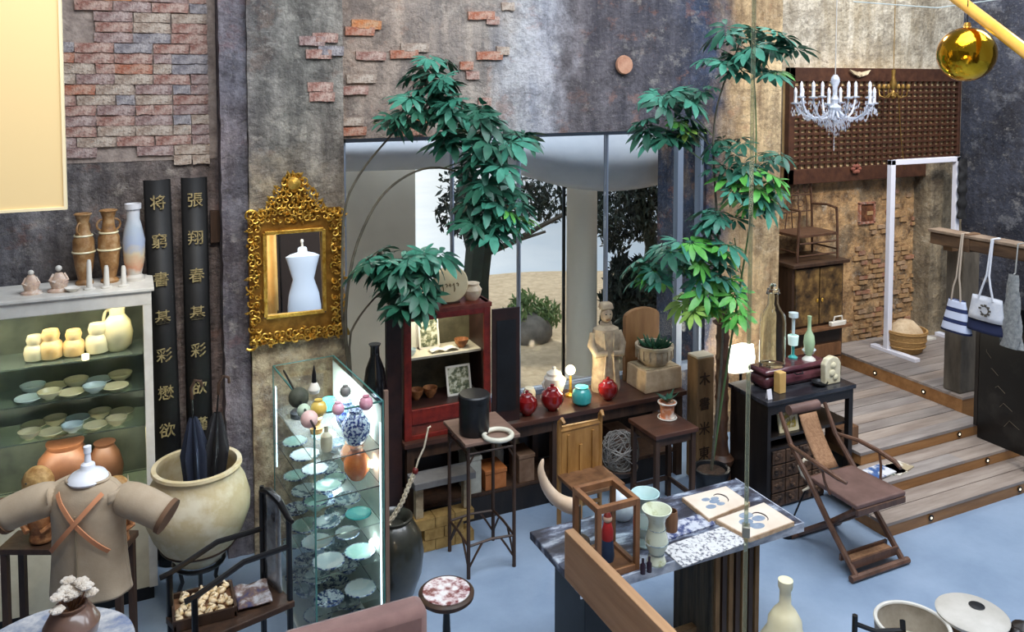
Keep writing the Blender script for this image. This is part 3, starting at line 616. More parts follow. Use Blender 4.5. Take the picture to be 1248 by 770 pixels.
def front(x, z_): 
    i = next((q for q in range(len(rows) - 1) if rows[q][0] <= z_ <= rows[q + 1][0]), 0); f_ = (z_ - rows[i][0]) / (rows[i + 1][0] - rows[i][0]); a_ = rows[i][1] * (1 - f_) + rows[i + 1][1] * f_; b_ = rows[i][2] * (1 - f_) + rows[i + 1][2] * f_
    return (x, -b_ * math.sqrt(max(.02, 1 - (x / a_) ** 2)) - .007, z_)
for k in (-1, 1):
    pts = [front(k * (.105 - .24 * s), 1.325 - .27 * s) for s in [i / 14 for i in range(15)]]
    m = MB(); n = len(pts)
    vs = [(p_[0] - k * o_ * .75, p_[1] - dy - .010 - (.004 if k > 0 else 0), p_[2] + o_ * .75) for p_ in pts for o_, dy in ((-.010, 0), (.010, 0), (.010, .006), (-.010, .006))]
    m._add(vs, [(4 * i + a_, 4 * i + (a_ + 1) % 4, 4 * i + 4 + (a_ + 1) % 4, 4 * i + 4 + a_) for i in range(n - 1) for a_ in range(4)]).build('strap', STR, t)
MB().ab(-.004, .004, -.129, -.121, .83, 1.24).build('front_seam', mat('seam', (140, 126, 104), rough=.9), t, smooth=False)
# ochre carvings standing on a console behind the jacket
pcn = at_d(146, 660, 4.1); pcl = at_d(52, 655, 4.15)
OCH = mat('ochre_carving', (148, 104, 52), (206, 168, 108), 22, .6, bump=.5); OCD = mat('brown_carving', (120, 70, 38), (170, 116, 70), 22, .6, bump=.5)
tcon = thing('console_table', 'narrow dark console standing behind the beige jacket', 'table', ((pcn.x + pcl.x) / 2, (pcn.y + pcl.y) / 2, 0), -YAW)
MB().box((-.06, 0, .70), (.62, .18, .03)).build('top', DARKWOOD, tcon, smooth=False, bevel=.004)
for a_ in (-.34, .22):
    for b_ in (-.07, .07): MB().box((a_, b_, .343), (.03, .03, .685)).build('leg', DARKWOOD, tcon, smooth=False)
def carving(p, nm, s, m1, m2):
    t_ = thing('carved_figure', nm, 'carving', (p.x, p.y, .716), -YAW)
    MB().lathe([(.05 * s, 0), (.055 * s, .02), (.04 * s, .05), (.06 * s, .10), (.062 * s, .15), (.045 * s, .19)], 10, sx=1, sy=.8).build('body', m2, t_, subd=1)
    MB().ball((0, -.01, .25 * s + .02), (.068 * s, .05 * s, .075 * s), 14).build('head', m1, t_)
    MB().ball((0, -.062 * s, .26 * s), (.012 * s, .02 * s, .02 * s), 8).build('nose', m1, t_)
    for k in (-1, 1): MB().ball((k * .026 * s, -.052 * s, .285 * s), (.006 * s, .005, .003 * s), 8).build('eye', BLACK, t_)
    for k in (-1, 1): MB().tube([(k * .05 * s, 0, .16 * s), (k * .075 * s, -.02, .10 * s), (k * .03 * s, -.05 * s, .07 * s)], [.018 * s, .015 * s, .012 * s], 8).build('arm', m2, t_)
carving(pcn, 'ochre carved figure under the right sleeve of the beige jacket', 1.0, OCH, OCD)
carving(at_d(50, 655, 4.1), 'ochre carved figure under the left sleeve of the beige jacket', 1.15, OCH, OCD)
# denim-blue cloth on a round table at the lower left, brown jar of dried white blooms
tp = at_d(86, 760, 2.62); TZ = 1.16
pts_c = at_z(52, 802, .96)
t = thing('round_table', 'round table at the lower left, hidden under a faded blue cloth', 'table', (pts_c.x, pts_c.y, 0))
MB().lathe([(.27, .92), (.28, .925), (.28, .945), (.27, .95)], 36).build('tabletop', DARKWOOD, t); MB().tube([(0, 0, .02), (0, 0, .92)], .035, 10).build('pedestal', DARKWOOD, t); MB().lathe([(.2, 0), (.2, .02), (.04, .05)], 20).build('foot', DARKWOOD, t)
DEN = mat('faded_blue_cloth', (96, 116, 156), (206, 204, 202), 11, .9, bump=.4, c3=(158, 162, 172))
def cloth(u, v):
    an = u * 2 * PI; r_ = .30 * min(1, v / .55); drop = max(0, v - .55) / .45
    r_ += drop * (.03 + .025 * math.sin(an * 9) + .015 * math.sin(an * 4 + 1)); return (r_ * math.cos(an), r_ * math.sin(an), .957 - drop * .5 + (.004 * math.sin(an * 5) if v > .1 else 0))
o_ = MB().sheet(cloth, 90, 22).build('tablecloth', DEN, solid=.004, loc=(pts_c.x, pts_c.y, 0)); tag(o_, 'faded blue and grey cloth draped over the lower left table', 'tablecloth')
bp_ = at_z(88, 782, .965)
t = thing('flower_jar', 'squat brown jar stuffed with dried white blooms on the blue cloth', 'jar', (bp_.x, bp_.y, .962))
MB().lathe([(.0, 0), (.05, 0), (.085, .03), (.095, .075), (.07, .12), (.05, .13), (.055, .145), (.045, .145), (.04, .12), (0, .1)], 28).build('body', mat('mauve_brown_glaze', (96, 70, 48), (128, 100, 92), 4, .3, coat=.5), t)
BLM = mat('dried_bloom', (196, 180, 160), (228, 220, 208), 30, .8, bump=.3)
rnd = random.Random(5)
for k in range(11):
    a = rnd.uniform(0, 6.28); rr = rnd.uniform(0, .075); hx, hy, hz = rr * math.cos(a), rr * math.sin(a), .18 + rnd.uniform(0, .05) - rr * .3
    h = MB().ball((hx, hy, hz), (.02, .02, .014), 8).build('bloom', BLM, t)
    mm = MB()
    for q in range(6): mm.ball((hx + .016 * math.cos(q * 1.05), hy + .016 * math.sin(q * 1.05), hz + .002), (.012, .012, .008), 6)
    mm.build('petals', BLM, h); MB().tube([(0, 0, .11), (hx * .6, hy * .6, .15), (hx, hy, hz)], .003, 5).build('stem', MIDWOOD, t)

# black yoke-back armchair with a folded cloth and shells
ap = at_z(318, 770, .60)
def V(px, py, d): return at_d(px, py, d)
ac = Vector((.45, 3.55, 0)); t = thing('yoke_back_armchair', 'black round-backed armchair in front of the glass case', 'chair', ac)
def L(p, o_=ac): return Vector(p) - Vector(o_)
backL = V(318, 640, 3.95); backR = V(350, 650, 3.75)
bl0 = at_z(318, 800, .0)
pb1 = Vector((V(318, 600, 3.95))); pb2 = Vector(V(346, 640, 3.8))
A1 = V(319, 597, 3.95); A2 = V(328, 598, 3.92); A3 = V(341, 612, 3.86); A4 = V(352, 632, 3.80); A5 = V(356, 636, 3.77)
MB().tube([L(V(319, 592, 3.95)), L(A1), L(A2), L(A3), L(A4), L(A5)], [.011, .014, .017, .017, .014, .010], 10).build('crest_rail', BLACK, t)
s1 = L(Vector((A1.x, A1.y, 0))); s2 = L(Vector((A4.x, A4.y, 0)))
MB().tube([(s1.x, s1.y, .0), (s1.x, s1.y, A1.z)], .014, 8).build('back_post', BLACK, t)
MB().tube([(s2.x, s2.y, .0), (s2.x, s2.y, A4.z)], .014, 8).build('back_post', BLACK, t)
mid = (s1 + s2) / 2
MB().sheet(lambda u, v: (s1.x + (s2.x - s1.x) * (.12 + .56 * u), s1.y + (s2.y - s1.y) * (.12 + .56 * u) + .02 * math.sin(PI * v), .60 + (.47) * v), 4, 10).build('splat', mat('painted_sheen', (150, 156, 160), (60, 58, 60), 4, .15, coat=1), t, solid=.012)  # silvery sheen on the black splat is put into its colour
fx = -.42
f1 = s1 + Vector((fx, -.10, 0)); f2 = s2 + Vector((fx, -.12, 0))
for f_ in (f1, f2): MB().tube([(f_.x, f_.y, 0), (f_.x, f_.y, .80)], .014, 8).build('front_leg', BLACK, t)
for s_, f_, zz in ((s1, f1, .80), (s2, f2, .80)):
    q1 = Vector((s_.x, s_.y, .86)); MB().tube([q1, q1 + (Vector((f_.x, f_.y, .84)) - q1) * .5 + Vector((0, 0, .02)), Vector((f_.x, f_.y, .80)), Vector((f_.x - .04, f_.y, .79))], .013, 8).build('arm', BLACK, t)
seat = [(f1.x - .02, f1.y), (f2.x - .02, f2.y - .02), (s2.x + .02, s2.y - .02), (s1.x + .02, s1.y + .02)]
MB().prism(seat, .575, .605).build('seat', DARKWOOD, t, smooth=False, bevel=.005)
MB().tube([(f1.x, f1.y, .2), (f2.x, f2.y, .2)], .009, 6).tube([(s1.x, s1.y, .25), (s2.x, s2.y, .25)], .009, 6).tube([(f1.x, f1.y, .22), (s1.x, s1.y, .22)], .009, 6).tube([(f2.x, f2.y, .22), (s2.x, s2.y, .22)], .009, 6).build('stretcher', BLACK, t)
cen = ac + (s1 + s2) / 2 + Vector((-.11, -.02, 0))
o_ = MB().sheet(lambda u, v: (-.075 + .15 * u, -.09 + .18 * v, .004 + .012 * math.sin(u * 9) * math.sin(v * 7) + .012), 16, 14).build('folded_cloth', mat('blue_marbled_cloth', (44, 62, 110), (196, 196, 200), 14, .8, c3=(120, 96, 84)), solid=.008, loc=(cen.x, cen.y, .606)); tag(o_, 'blue and brown patterned cloth lying on the black armchair seat', 'cloth')
SHM = mat('shell_cream', (214, 178, 116), (238, 224, 196), 20, .4)
tb = cen + Vector((-.215, -.0, 0))
t = thing('wooden_tray', 'brown wooden tray covered with shells on the black armchair seat', 'tray', (tb.x, tb.y, .6065))
MB().box((0, 0, .012), (.26, .22, .024)).build('base', MIDWOOD, t, smooth=False)
for a_ in (-.128, .128): MB().box((a_, 0, .024), (.012, .22, .045)).build('side', DARKWOOD, t, smooth=False)
for b_ in (-.108, .108): MB().box((0, b_, .024), (.244, .012, .045)).build('side', DARKWOOD, t, smooth=False)
rnd = random.Random(11); shell_me = []
for k in range(4):
    mm = MB(); mm.sheet(lambda u, v: ((.018 * math.sin(PI * v) * (1 + .12 * math.cos(u * 40))) * math.cos(u * 2 * PI) + .01 * v, .016 * math.sin(PI * v) * math.sin(u * 2 * PI), .012 + .012 * math.cos(PI * v) + .0), 20, 8); mm.tube([(.0, 0, .022), (.012, .004, .03), (.02, 0, .024)], [.006, .005, .002], 6); shell_me.append(mm.mesh('shell', SHM))
for k in range(26):
    sx__, sy__ = -.105 + .21 * ((k * 7) % 13) / 12, -.085 + .17 * ((k * 5) % 7) / 6
    o_ = bpy.data.objects.new('shell', shell_me[k % 4]); col.objects.link(o_); o_.location = (tb.x + sx__, tb.y + sy__, .631); o_.rotation_euler = (0, 0, rnd.uniform(0, 6)); o_.scale = (1.1,) * 3
    tag(o_, 'small cream seashell among the shells spread on the wooden tray', 'shell', 'shells on the wooden tray')

# ------------------------------------------------------------------ gilt mirror and what it reflects
MY = 5.25
a_ = at_y(322, 284, MY); b_ = at_y(395, 378, MY); ix0, ix1, iz1, iz0 = a_.x, b_.x, a_.z, b_.z
o1 = at_y(300, 260, MY); o2 = at_y(420, 404, MY); ox0, ox1, oz1, oz0 = o1.x, o2.x, o1.z + .0, o2.z - .02
mo = Vector(((ix0 + ix1) / 2, 5.30, 0))
t = thing('gilt_mirror', 'ornate gilt mirror with a carved crest hung on the pilaster', 'mirror', mo)
hz_ = (iz1 - iz0) / 2 + .01; hx_ = (ix1 - ix0) / 2 + .01; MA, MBk = R(-3.0), R(-5.0)
mg_ = MB().ab(-hx_, hx_, -.002, .002, -hz_, hz_).build('mirror_glass', mat('silvered_glass', (235, 235, 235), rough=.01, metal=1), t, smooth=False, loc=(0, -.030, (iz0 + iz1) / 2)); mg_.rotation_euler = (MBk, 0, MA)
m = MB()
for q in ((ox0, ox1, oz0, iz0), (ox0, ox1, iz1, oz1), (ox0, ix0, iz0, iz1), (ix1, ox1, iz0, iz1)): m.ab(q[0] - mo.x + .012, q[1] - mo.x - .012, -.045, -.004, q[2], q[3])
m.build('frame', mat('gilt_ground', (112, 76, 26), (156, 112, 44), 18, .5, metal=.7), t, smooth=False)
m = MB()
for q in ((ix0, ix1, iz0 - .012, iz0 + .012), (ix0, ix1, iz1 - .012, iz1 + .012), (ix0 - .012, ix0 + .012, iz0, iz1), (ix1 - .012, ix1 + .012, iz0, iz1)): m.ab(q[0] - mo.x, q[1] - mo.x, -.072, -.04, q[2], q[3])
m.build('slip', GOLD, t, smooth=False, bevel=.003)
rnd = random.Random(2)
def curl(m_, x, z_, s, a0, k):
    pts = []
    for i in range(13):
        th = a0 + k * i * .48; r_ = s * (1 - i / 14); pts.append((x + r_ * math.cos(th), -.055 - .010 * math.sin(i / 12 * PI), z_ + r_ * math.sin(th)))
    m_.tube(pts, [s * .22 * (1 - .5 * i / 12) for i in range(13)], 6)
    m_.ball(pts[-1], s * .24, 6)
def leafc(m_, x, z_, s, a):
    c_, s__ = math.cos(a), math.sin(a)
    vs = [(x + (u * c_ - v * s__) * s, -.05 - w_, z_ + (u * s__ + v * c_) * s) for u, v, w_ in ((0, -.3, .0), (.6, -.35, .012), (1.2, 0, .004), (.6, .35, .012), (0, .3, 0), (.5, 0, .03))]
    m_._add(vs, [(0, 1, 5), (1, 2, 5), (2, 3, 5), (3, 4, 5), (4, 0, 5)])
m = MB()
def run(xa, za, xb, zb, n, s):
    for i in range(n):
        f_ = (i + .5) / n; x = xa + (xb - xa) * f_; z_ = za + (zb - za) * f_
        curl(m, x + rnd.uniform(-.006, .006), z_ + rnd.uniform(-.006, .006), s * rnd.uniform(.8, 1.15), rnd.uniform(0, 6), rnd.choice((-1, 1)))
        leafc(m, x + rnd.uniform(-.02, .02), z_ + rnd.uniform(-.02, .02), s * rnd.uniform(.9, 1.3), rnd.uniform(0, 6))
ex0, ex1 = ox0 - mo.x, ox1 - mo.x
for off, s in ((.022, .026), (.060, .026)):
    run(ex0 + off, oz0 + .03, ex0 + off, oz1 - .03, 15, s); run(ex1 - off, oz0 + .03, ex1 - off, oz1 - .03, 15, s)
    run(ex0 + .03, oz0 + off, ex1 - .03, oz0 + off, 14, s); run(ex0 + .03, oz1 - off + .01, ex1 - .03, oz1 - off + .01, 14, s)
for x in (ex0 + .02, ex1 - .02):
    for z_ in (oz0 + .02, oz1 - .02): curl(m, x, z_, .045, rnd.uniform(0, 6), 1)
stuff(m.build('frame_carving', GOLD, t))
m = MB(); cz0 = oz1; ch = .215
for i in range(7):
    f_ = i / 6; wdt = .155 * (1 - f_) ** .85 + .03
    n = max(2, int(wdt * 2 / .045))
    for k in range(n + 1): curl(m, -wdt + 2 * wdt * k / n, cz0 + ch * f_, .028, rnd.uniform(0, 6), rnd.choice((-1, 1))); leafc(m, -wdt + 2 * wdt * k / n, cz0 + ch * f_, .035, rnd.uniform(.6, 2.6))
stuff(m.build('crest_carving', GOLD, t))
MB().lathe([(0, -.012), (.042, -.012), (.05, 0), (.04, .02), (0, .03)], 18, TR(0, -.055, cz0 + ch * .8, R(90))).build('crest_shell', GOLD, t)
MB().prism([(-.16, 0), (.16, 0), (.09, .10), (.03, .24), (-.03, .24), (-.09, .10)], 0, .03, TR(0, -.01, cz0 - .01, R(90))).build('crest_back', t and mat('gilt_ground_dark', (112, 76, 26), rough=.5, metal=.7), t, smooth=False)
# the dress form seen in the mirror stands in front of it, below the frame
refl = at_y(370, 335, MY); dv = (refl - CAM); nn = Euler((MBk, 0, MA)).to_matrix() @ Vector((0, -1, 0)); rv = dv - nn * 2 * dv.dot(nn); back = refl + rv * ((MY - .7) / -rv.y); print('BUST', back, nn)
t = thing('bust_form', 'white headless bust form seen reflected in the gilt mirror', 'dress form', (back.x, back.y, 0)); t.scale = (1.15, 1.15, 1.0)
zc = back.z
MB().lathe([(.02, zc - .50), (.165, zc - .495), (.165, zc - .36), (.15, zc - .22), (.105, zc - .05), (.135, zc + .08), (.155, zc + .16), (.17, zc + .215), (.12, zc + .245), (.05, zc + .265), (.045, zc + .31), (.03, zc + .325)], 32, sy=.62).build('torso', mat('white_bust', (214, 226, 240), rough=.5), t)
MB().lathe([(.03, zc + .322), (.012, zc + .33), (.01, zc + .37), (.018, zc + .385), (.012, zc + .41), (0, zc + .415)], 16).build('finial', WHITE, t)
MB().tube([(0, 0, .0), (0, 0, zc - .49)], .02, 8).build('pole', BLACK, t); MB().lathe([(.16, 0), (.16, .015), (.02, .03)], 20).build('base', BLACK, t)
struct(MB().ab(back.x - .6, back.x + 1.6, -1.3, -1.26, 0, 3.6).build('wall_reflected', mat('dark_brown_wall', (40, 30, 26), rough=.8), smooth=False))
t = thing('curtain', 'gold curtain glimpsed at the left side of the gilt mirror', 'curtain', (back.x - .70, -.2, 0))
MB().sheet(lambda u, v: (-.5 + .95 * u, .05 * math.sin(u * 40), .0 + 2.6 * v), 60, 2).build('fabric', mat('gold_curtain', (206, 160, 84), (226, 188, 116), 3, .8), t, solid=.006)
MB().tube([(-.55, 0, 2.6), (.5, 0, 2.6)], .015, 8).build('rod', BLACK, t)
for x_ in (-.54, .49): MB().tube([(x_, 0, 2.6), (x_, 0, 0)], .012, 6).build('rod_stand', BLACK, t)
area('bust_light', (back.x + .2, back.y + 1.4, 2.4), (back.x, back.y, zc), (.5, .5), 22, (.85, .93, 1.0))
point('curtain_light', (back.x - .7, .9, 2.4), 16, (1, .84, .6), .2)

# ================================================================== GLASS CASE
gx0, gx1, gy0, gy1, gz = .80, 1.17, 4.06, 4.89, 1.35; CA = R(5)
def CP(x, y): return (gx0 + x * math.cos(CA) - y * math.sin(CA), gy0 + x * math.sin(CA) + y * math.cos(CA))
t = thing('glass_case', 'tall lit glass display case full of blue and white dishes', 'display case', (gx0, gy0, 0), CA); W_, D_ = gx1 - gx0, gy1 - gy0
for nm_, q in (('side_pane', (0, .006, 0, D_)), ('side_pane', (W_ - .006, W_, 0, D_)), ('side_pane', (.007, W_ - .007, 0, .006)), ('side_pane', (.007, W_ - .007, D_ - .006, D_))):
    MB().ab(*q, .06, gz - .007).build(nm_, GLASS, t, smooth=False)
MB().ab(W_ - .0115, W_ - .0085, .01, D_ - .01, .07, gz - .03).build('pale_fill_panel', mat('pale_mint_fill', (214, 222, 208), (190, 202, 190), 5, .5), t, smooth=False)  # opaque pale panel added to make the case look brighter inside
EDGE = mat('green_glass_edge', (70, 120, 112), rough=.1)
MB().ab(0, W_, 0, D_, gz - .006, gz).build('top_pane', GLASS, t, smooth=False)
m = MB()
for x in (0, W_ - .006):
    for y in (0, D_ - .006): m.ab(x - .001, x + .007, y - .001, y + .007, .06, gz)
for x in (0, W_ - .006): m.ab(x - .0015, x + .0075, 0, D_, gz - .004, gz + .001)
for y in (0, D_ - .006): m.ab(0, W_, y - .0015, y + .0075, gz - .004, gz + .001)
m.build('edge_trim', EDGE, t, smooth=False)
MB().ab(-.01, W_ + .01, -.01, D_ + .01, 0, .06).build('base', mat('case_base', (196, 206, 204), rough=.4), t, smooth=False)
LED = mat('cool_led', (214, 240, 255), emis=3.0)
for k_, (x, y) in enumerate(((.012, D_ - .02), (W_ - .018, .02))):
    MB().ab(x, x + .006, y - .006, y, .75 if k_ == 0 else .25, gz - .12).build('light_strip', LED, t, smooth=False)
SHZ = [.10, .30, .50, .70, .90, 1.10]
SG = mat('shelf_glass', (243, 250, 248), rough=.02, trans=.97, ior=1.1)
for z_ in SHZ[1:]: MB().ab(.012, W_ - .012, .012, D_ - .012, z_ - .007, z_).build('shelf', SG, t, smooth=False)
cl_ = area('case_light', (*CP(W_ / 2, D_ / 2), gz - .02), (*CP(W_ / 2, D_ / 2), 0), (.24, .24), 27, (.86, .95, 1.0))
for y in (.1, D_ - .1): point('case_glow', (*CP(W_ - .03, y), .55), 2.0, (.82, .95, 1.0), .02); point('case_glow', (*CP(W_ - .03, y), .98), 1.6, (.82, .95, 1.0), .02)
DISH = {n: mat('dish_' + n, a, b_, s_, .15, coat=.6, lo=.46, hi=.54) for n, a, b_, s_ in
        (('blue-and-white', (40, 66, 118), (206, 218, 224), 46), ('pale celadon', (166, 204, 194), (188, 218, 208), 8), ('turquoise', (96, 180, 180), (120, 200, 194), 8),
         ('grey-blue rimmed', (96, 118, 134), (190, 206, 208), 26), ('white', (206, 220, 222), (226, 232, 230), 8))}
rnd = random.Random(21); pw = {(0, 0): 'front left', (1, 0): 'front right', (0, 1): 'second row left', (1, 1): 'second row right', (0, 2): 'third row left', (1, 2): 'third row right', (0, 3): 'back left', (1, 3): 'back right'}
sw = ['bottom', 'second', 'third', 'fourth', 'fifth', 'top']
for si, z_ in enumerate(SHZ[:5]):
    for cy_ in range(4):
        for cx_ in range(2):
            if (si, cx_, cy_) in ((4, 1, 0), (4, 1, 1)): continue
            nm_ = rnd.choice(list(DISH)); 
            if (si, cx_, cy_) == (3, 1, 0): nm_ = 'turquoise'
            if nm_ == 'turquoise' and (si, cx_, cy_) != (3, 1, 0): nm_ = 'blue-and-white'
            r_ = rnd.uniform(.066, .082); kind = rnd.choice(('plate', 'plate', 'dish', 'bowl'))
            prof = plate_prof(r_) if kind != 'bowl' else bowl_prof(r_ * .82, .05)
            x_, y_ = CP(.098 + cx_ * .17, .11 + cy_ * .20 + rnd.uniform(-.012, .012))
            d_ = thing('porcelain_' + kind, '%s %s on the %s shelf of the glass case, %s' % (nm_, kind, sw[si], pw[(cx_, cy_)]), kind, (x_, y_, z_), rnd.uniform(0, 6), 'dishes in the glass case')
            MB().lathe(prof, 26).build('body', DISH[nm_], d_)
            rr = prof[-4][0] if kind != 'bowl' else prof[3][0]; zz = prof[-4][1] if kind != 'bowl' else prof[3][1]
            MB().tube([(math.cos(a) * rr * .985, math.sin(a) * rr * .985, zz) for a in [i * PI / 13 for i in range(26)]], .0045, 5, closed=True).build('rim_line', DISH['blue-and-white'] if nm_ != 'turquoise' else TURQ, d_)
# taller pieces on the upper shelves
def jarp(s): return [(.03 * s, 0), (.04 * s, .01), (.062 * s, .05 * s), (.064 * s, .09 * s), (.04 * s, .13 * s), (.03 * s, .14 * s), (.032 * s, .155 * s), (.02 * s, .155 * s)]
def put(name, label, cat, x, y, z_, prof, m_, **k): return vessel(name, label, cat, (*CP(x, y), z_), prof, m_, **k)
put('orange_vase', 'round orange brown vase on the fifth shelf of the glass case', 'vase', .27, .14, .90, jarp(1.1), mat('orange_glaze', (176, 84, 40), (214, 128, 70), 9, .25, coat=.6))
put('orange_vase', 'small orange vase behind the round one on the fifth shelf of the glass case', 'vase', .29, .32, .90, jarp(.8), mat('orange_glaze_pale', (186, 104, 56), (220, 150, 96), 9, .25, coat=.6))
put('patterned_jar', 'blue and white patterned jar on the top shelf of the glass case, front right', 'jar', .26, .12, 1.10, jarp(1.2), mat('blue_check', (30, 52, 120), (196, 208, 224), 70, .2, coat=.6, lo=.47, hi=.53))
put('patterned_jar', 'darker blue patterned jar on the top shelf of the glass case, behind the front one', 'jar', .28, .32, 1.10, jarp(1.0), mat('blue_dark_check', (26, 40, 80), (120, 140, 170), 60, .2, coat=.6, lo=.47, hi=.53))
put('cream_bottle', 'small cream bottle on the top shelf of the glass case, front left', 'bottle', .10, .12, 1.10, [(.025, 0), (.032, .03), (.03, .08), (.012, .10), (.012, .13), (.016, .135)], CREAM)
put('brown_carving', 'small brown and gold carving on the top shelf of the glass case, left middle', 'carving', .12, .36, 1.10, [(.03, 0), (.035, .03), (.02, .05), (.03, .08), (.01, .11)], OCH)
put('dark_box', 'flat dark round box on the top shelf of the glass case, back left', 'box', .1, .62, 1.10, [(.05, 0), (.052, .03), (.04, .04), (0, .042)], BLACKSATIN)
put('teal_cup', 'teal cup on the top shelf of the glass case, back right', 'cup', .27, .62, 1.10, [(.02, 0), (.035, .05), (.038, .07), (.034, .07), (.018, .01)], TURQ)
# beads and tassel ornaments on top of the case
bd = thing('bead_stick', 'long dark stick threaded with grey, white and pink balls on the glass case', 'ornament', (gx0 + .0, gy0 + .0, gz))
pA = at_z(324, 455, gz + .05) - Vector(bd.location); pB = at_z(384, 522, gz + .05) - Vector(bd.location)
pA.x = max(pA.x, -.05); 
MB().tube([pA, pA * .5 + pB * .5, pB], .006, 6).build('stick', BLACK, bd)
for f_, r_, m_ in ((.52, .052, mat('dark_moss', (48, 52, 44), (76, 80, 66), 12, .7)), (.68, .034, mat('mint_ball', (186, 206, 180), rough=.5)), (.84, .042, mat('pink_ball', (232, 186, 176), (240, 214, 204), 12, .5))):
    p = pA.lerp(pB, f_); MB().ball((p.x, p.y, r_ + .001), r_, 18).build('ball', m_, bd)
for px, py, r_, m_, nm in ((384, 497, .042, mat('yellow_glass', (214, 178, 70), (228, 204, 120), 8, .15, coat=.6), 'yellow round glass jar on top of the glass case'),
                           (412, 497, .032, mat('pink_glass', (224, 160, 180), (236, 196, 206), 8, .2), 'small pink bowl beside the yellow jar on the glass case'),
                           (421, 476, .03, mat('grey_glass', (110, 112, 110), (150, 150, 144), 8, .2), 'small grey jar at the back of the glass case top'),
                           (446, 490, .036, mat('rose_glass', (196, 120, 140), (226, 176, 186), 20, .2), 'rose coloured jar at the right corner of the glass case top')):
    p = at_z(px, py, gz + r_); p.x = min(max(p.x, gx0 + r_ - .02), gx1 - r_)
    vessel('small_jar', nm, 'jar', (p.x, p.y, gz), [(r_ * .5, 0), (r_ * .9, r_ * .4), (r_, r_ * .9), (r_ * .8, r_ * 1.5), (r_ * .45, r_ * 1.75), (r_ * .5, r_ * 1.95), (r_ * .35, r_ * 1.9)], m_)
p = at_z(383, 472, gz + .03)
t = thing('bird_figure', 'small black and white pointed figure on top of the glass case', 'figurine', (p.x, p.y, gz)); MB().lathe([(.025, 0), (.032, .02), (.02, .05), (.012, .06)], 12).build('body', WHITE, t); MB().lathe([(.014, .055), (.012, .10), (.002, .15)], 10).build('tip', BLACK, t)
# brown post beside the case, big dark jar and cord of ivory beads
pp = at_d(471, 560, 4.5)
t = thing('slim_post', 'slim pale brown post standing at the right side of the glass case', 'post', (pp.x, pp.y, 0))
MB().ab(-.011, .011, -.011, .011, .012, at_d(471, 474, 4.5).z).build('post', mat('taupe_post', (128, 104, 90), rough=.5), t, smooth=False); MB().lathe([(.05, 0), (.05, .01), (.015, .015)], 16).build('foot', BLACK, t)
jj = at_z(482, 738, 0); 
t = thing('dark_jar', 'big dark olive glazed jar on the floor behind the glass case', 'jar', (jj.x + .02, jj.y + .1, 0))
MB().lathe([(0, 0), (.10, 0), (.12, .02), (.165, .14), (.178, .26), (.165, .36), (.12, .43), (.10, .45), (.115, .475), (.105, .48), (.08, .46), (.07, .42), (0, .4)], 40).build('body', mat('dark_olive_glaze', (38, 40, 34), (64, 62, 52), 4, .3, coat=.4, bump=.08), t)
jl = t.location; c1 = [at_d(a_, b_, 4.72) for a_, b_ in ((470, 647), (479, 630), (490, 612), (498, 592), (506, 574), (510, 560), (517, 545), (522, 521))]
t = thing('prayer_beads', 'knotted ivory cord with a red bead rising from the dark jar', 'beads', (c1[0].x, c1[0].y, .47)); o0 = Vector(t.location)
pts = [p - o0 for p in c1]; pts[0].z = max(pts[0].z, .0)
IVO = mat('ivory_cord', (206, 190, 162), (228, 216, 194), 20, .6)
def interp(pts, n):
    out = []
    for i in range(n + 1):
        k = i / n * (len(pts) - 1); j = min(int(k), len(pts) - 2); out.append(pts[j].lerp(pts[j + 1], k - j))
    return out
P_ = interp(pts[:5], 26); lk = MB()
for i in range(26):
    a_, b_ = P_[i], P_[i + 1]; d_ = (b_ - a_); q = d_.to_track_quat('Z', 'Y').to_matrix().to_4x4(); M_ = Matrix.Translation(a_.lerp(b_, .5)) @ q @ Euler((0, 0, (i % 2) * PI / 2)).to_matrix().to_4x4()
    lk.tube([(math.cos(a) * .011, 0, math.sin(a) * .016) for a in [k * PI / 5 for k in range(10)]], .0045, 5, M_, closed=True)
stuff(lk.build('chain_links', IVO, t)); MB().tube([pts[4], pts[5], pts[6], pts[7], pts[7] + Vector((.015, 0, .004))], .0055, 6).build('cord_end', IVO, t)
MB().ball(pts[4], (.018, .018, .022), 12).build('bead', RED, t)
# pink velvet chair back and marble-topped round stool
sp = at_z(440, 738, .84); VEL = mat('dusty_pink_velvet', (128, 96, 90), (150, 116, 108), 5, .8, bump=.1, sheen=.3)
sx0, sx1 = at_z(372, 762, .84).x - .1, at_z(513, 722, .84).x; sy = at_z(500, 722, .84).y
t = thing('velvet_sofa', 'dusty pink velvet sofa seen from behind at the bottom edge', 'sofa', ((sx0 + sx1) / 2, sy, 0)); hw = (sx1 - sx0) / 2
MB().ab(-hw, hw, -.13, 0, .12, .84).build('backrest', VEL, t, bevel=.035)
MB().ab(-hw + .02, hw - .02, -.62, -.13, .14, .42).build('seat', VEL, t, bevel=.03)
for k in (-1, 1): MB().ab(k * hw - .06 if k > 0 else -hw, hw if k > 0 else -hw + .06, -.6, -.02, .14, .58).build('armrest', VEL, t, bevel=.025)
for a_ in (-hw + .06, hw - .06):
    for b_ in (-.56, -.06): MB().lathe([(.012, 0), (.02, .13)], 10, TR(a_, b_, 0)).build('leg', DARKWOOD, t)
rp_ = at_z(544, 720, .50)
t = thing('round_stool', 'small round pedestal stool with a red and white marbled top', 'stool', (rp_.x, rp_.y, 0))
MB().lathe([(0, .46), (.118, .46), (.136, .475), (.138, .492), (.13, .5), (.12, .502), (.118, .497), (0, .497)], 40).build('seat_rim', DARKWOOD, t)
MB().lathe([(0, .498), (.117, .498), (.117, .5035), (0, .504)], 40).build('marble_top', mat('red_white_marble', (112, 48, 52), (226, 222, 222), 16, .25, c3=(196, 168, 170), lo=.42, hi=.56), t)
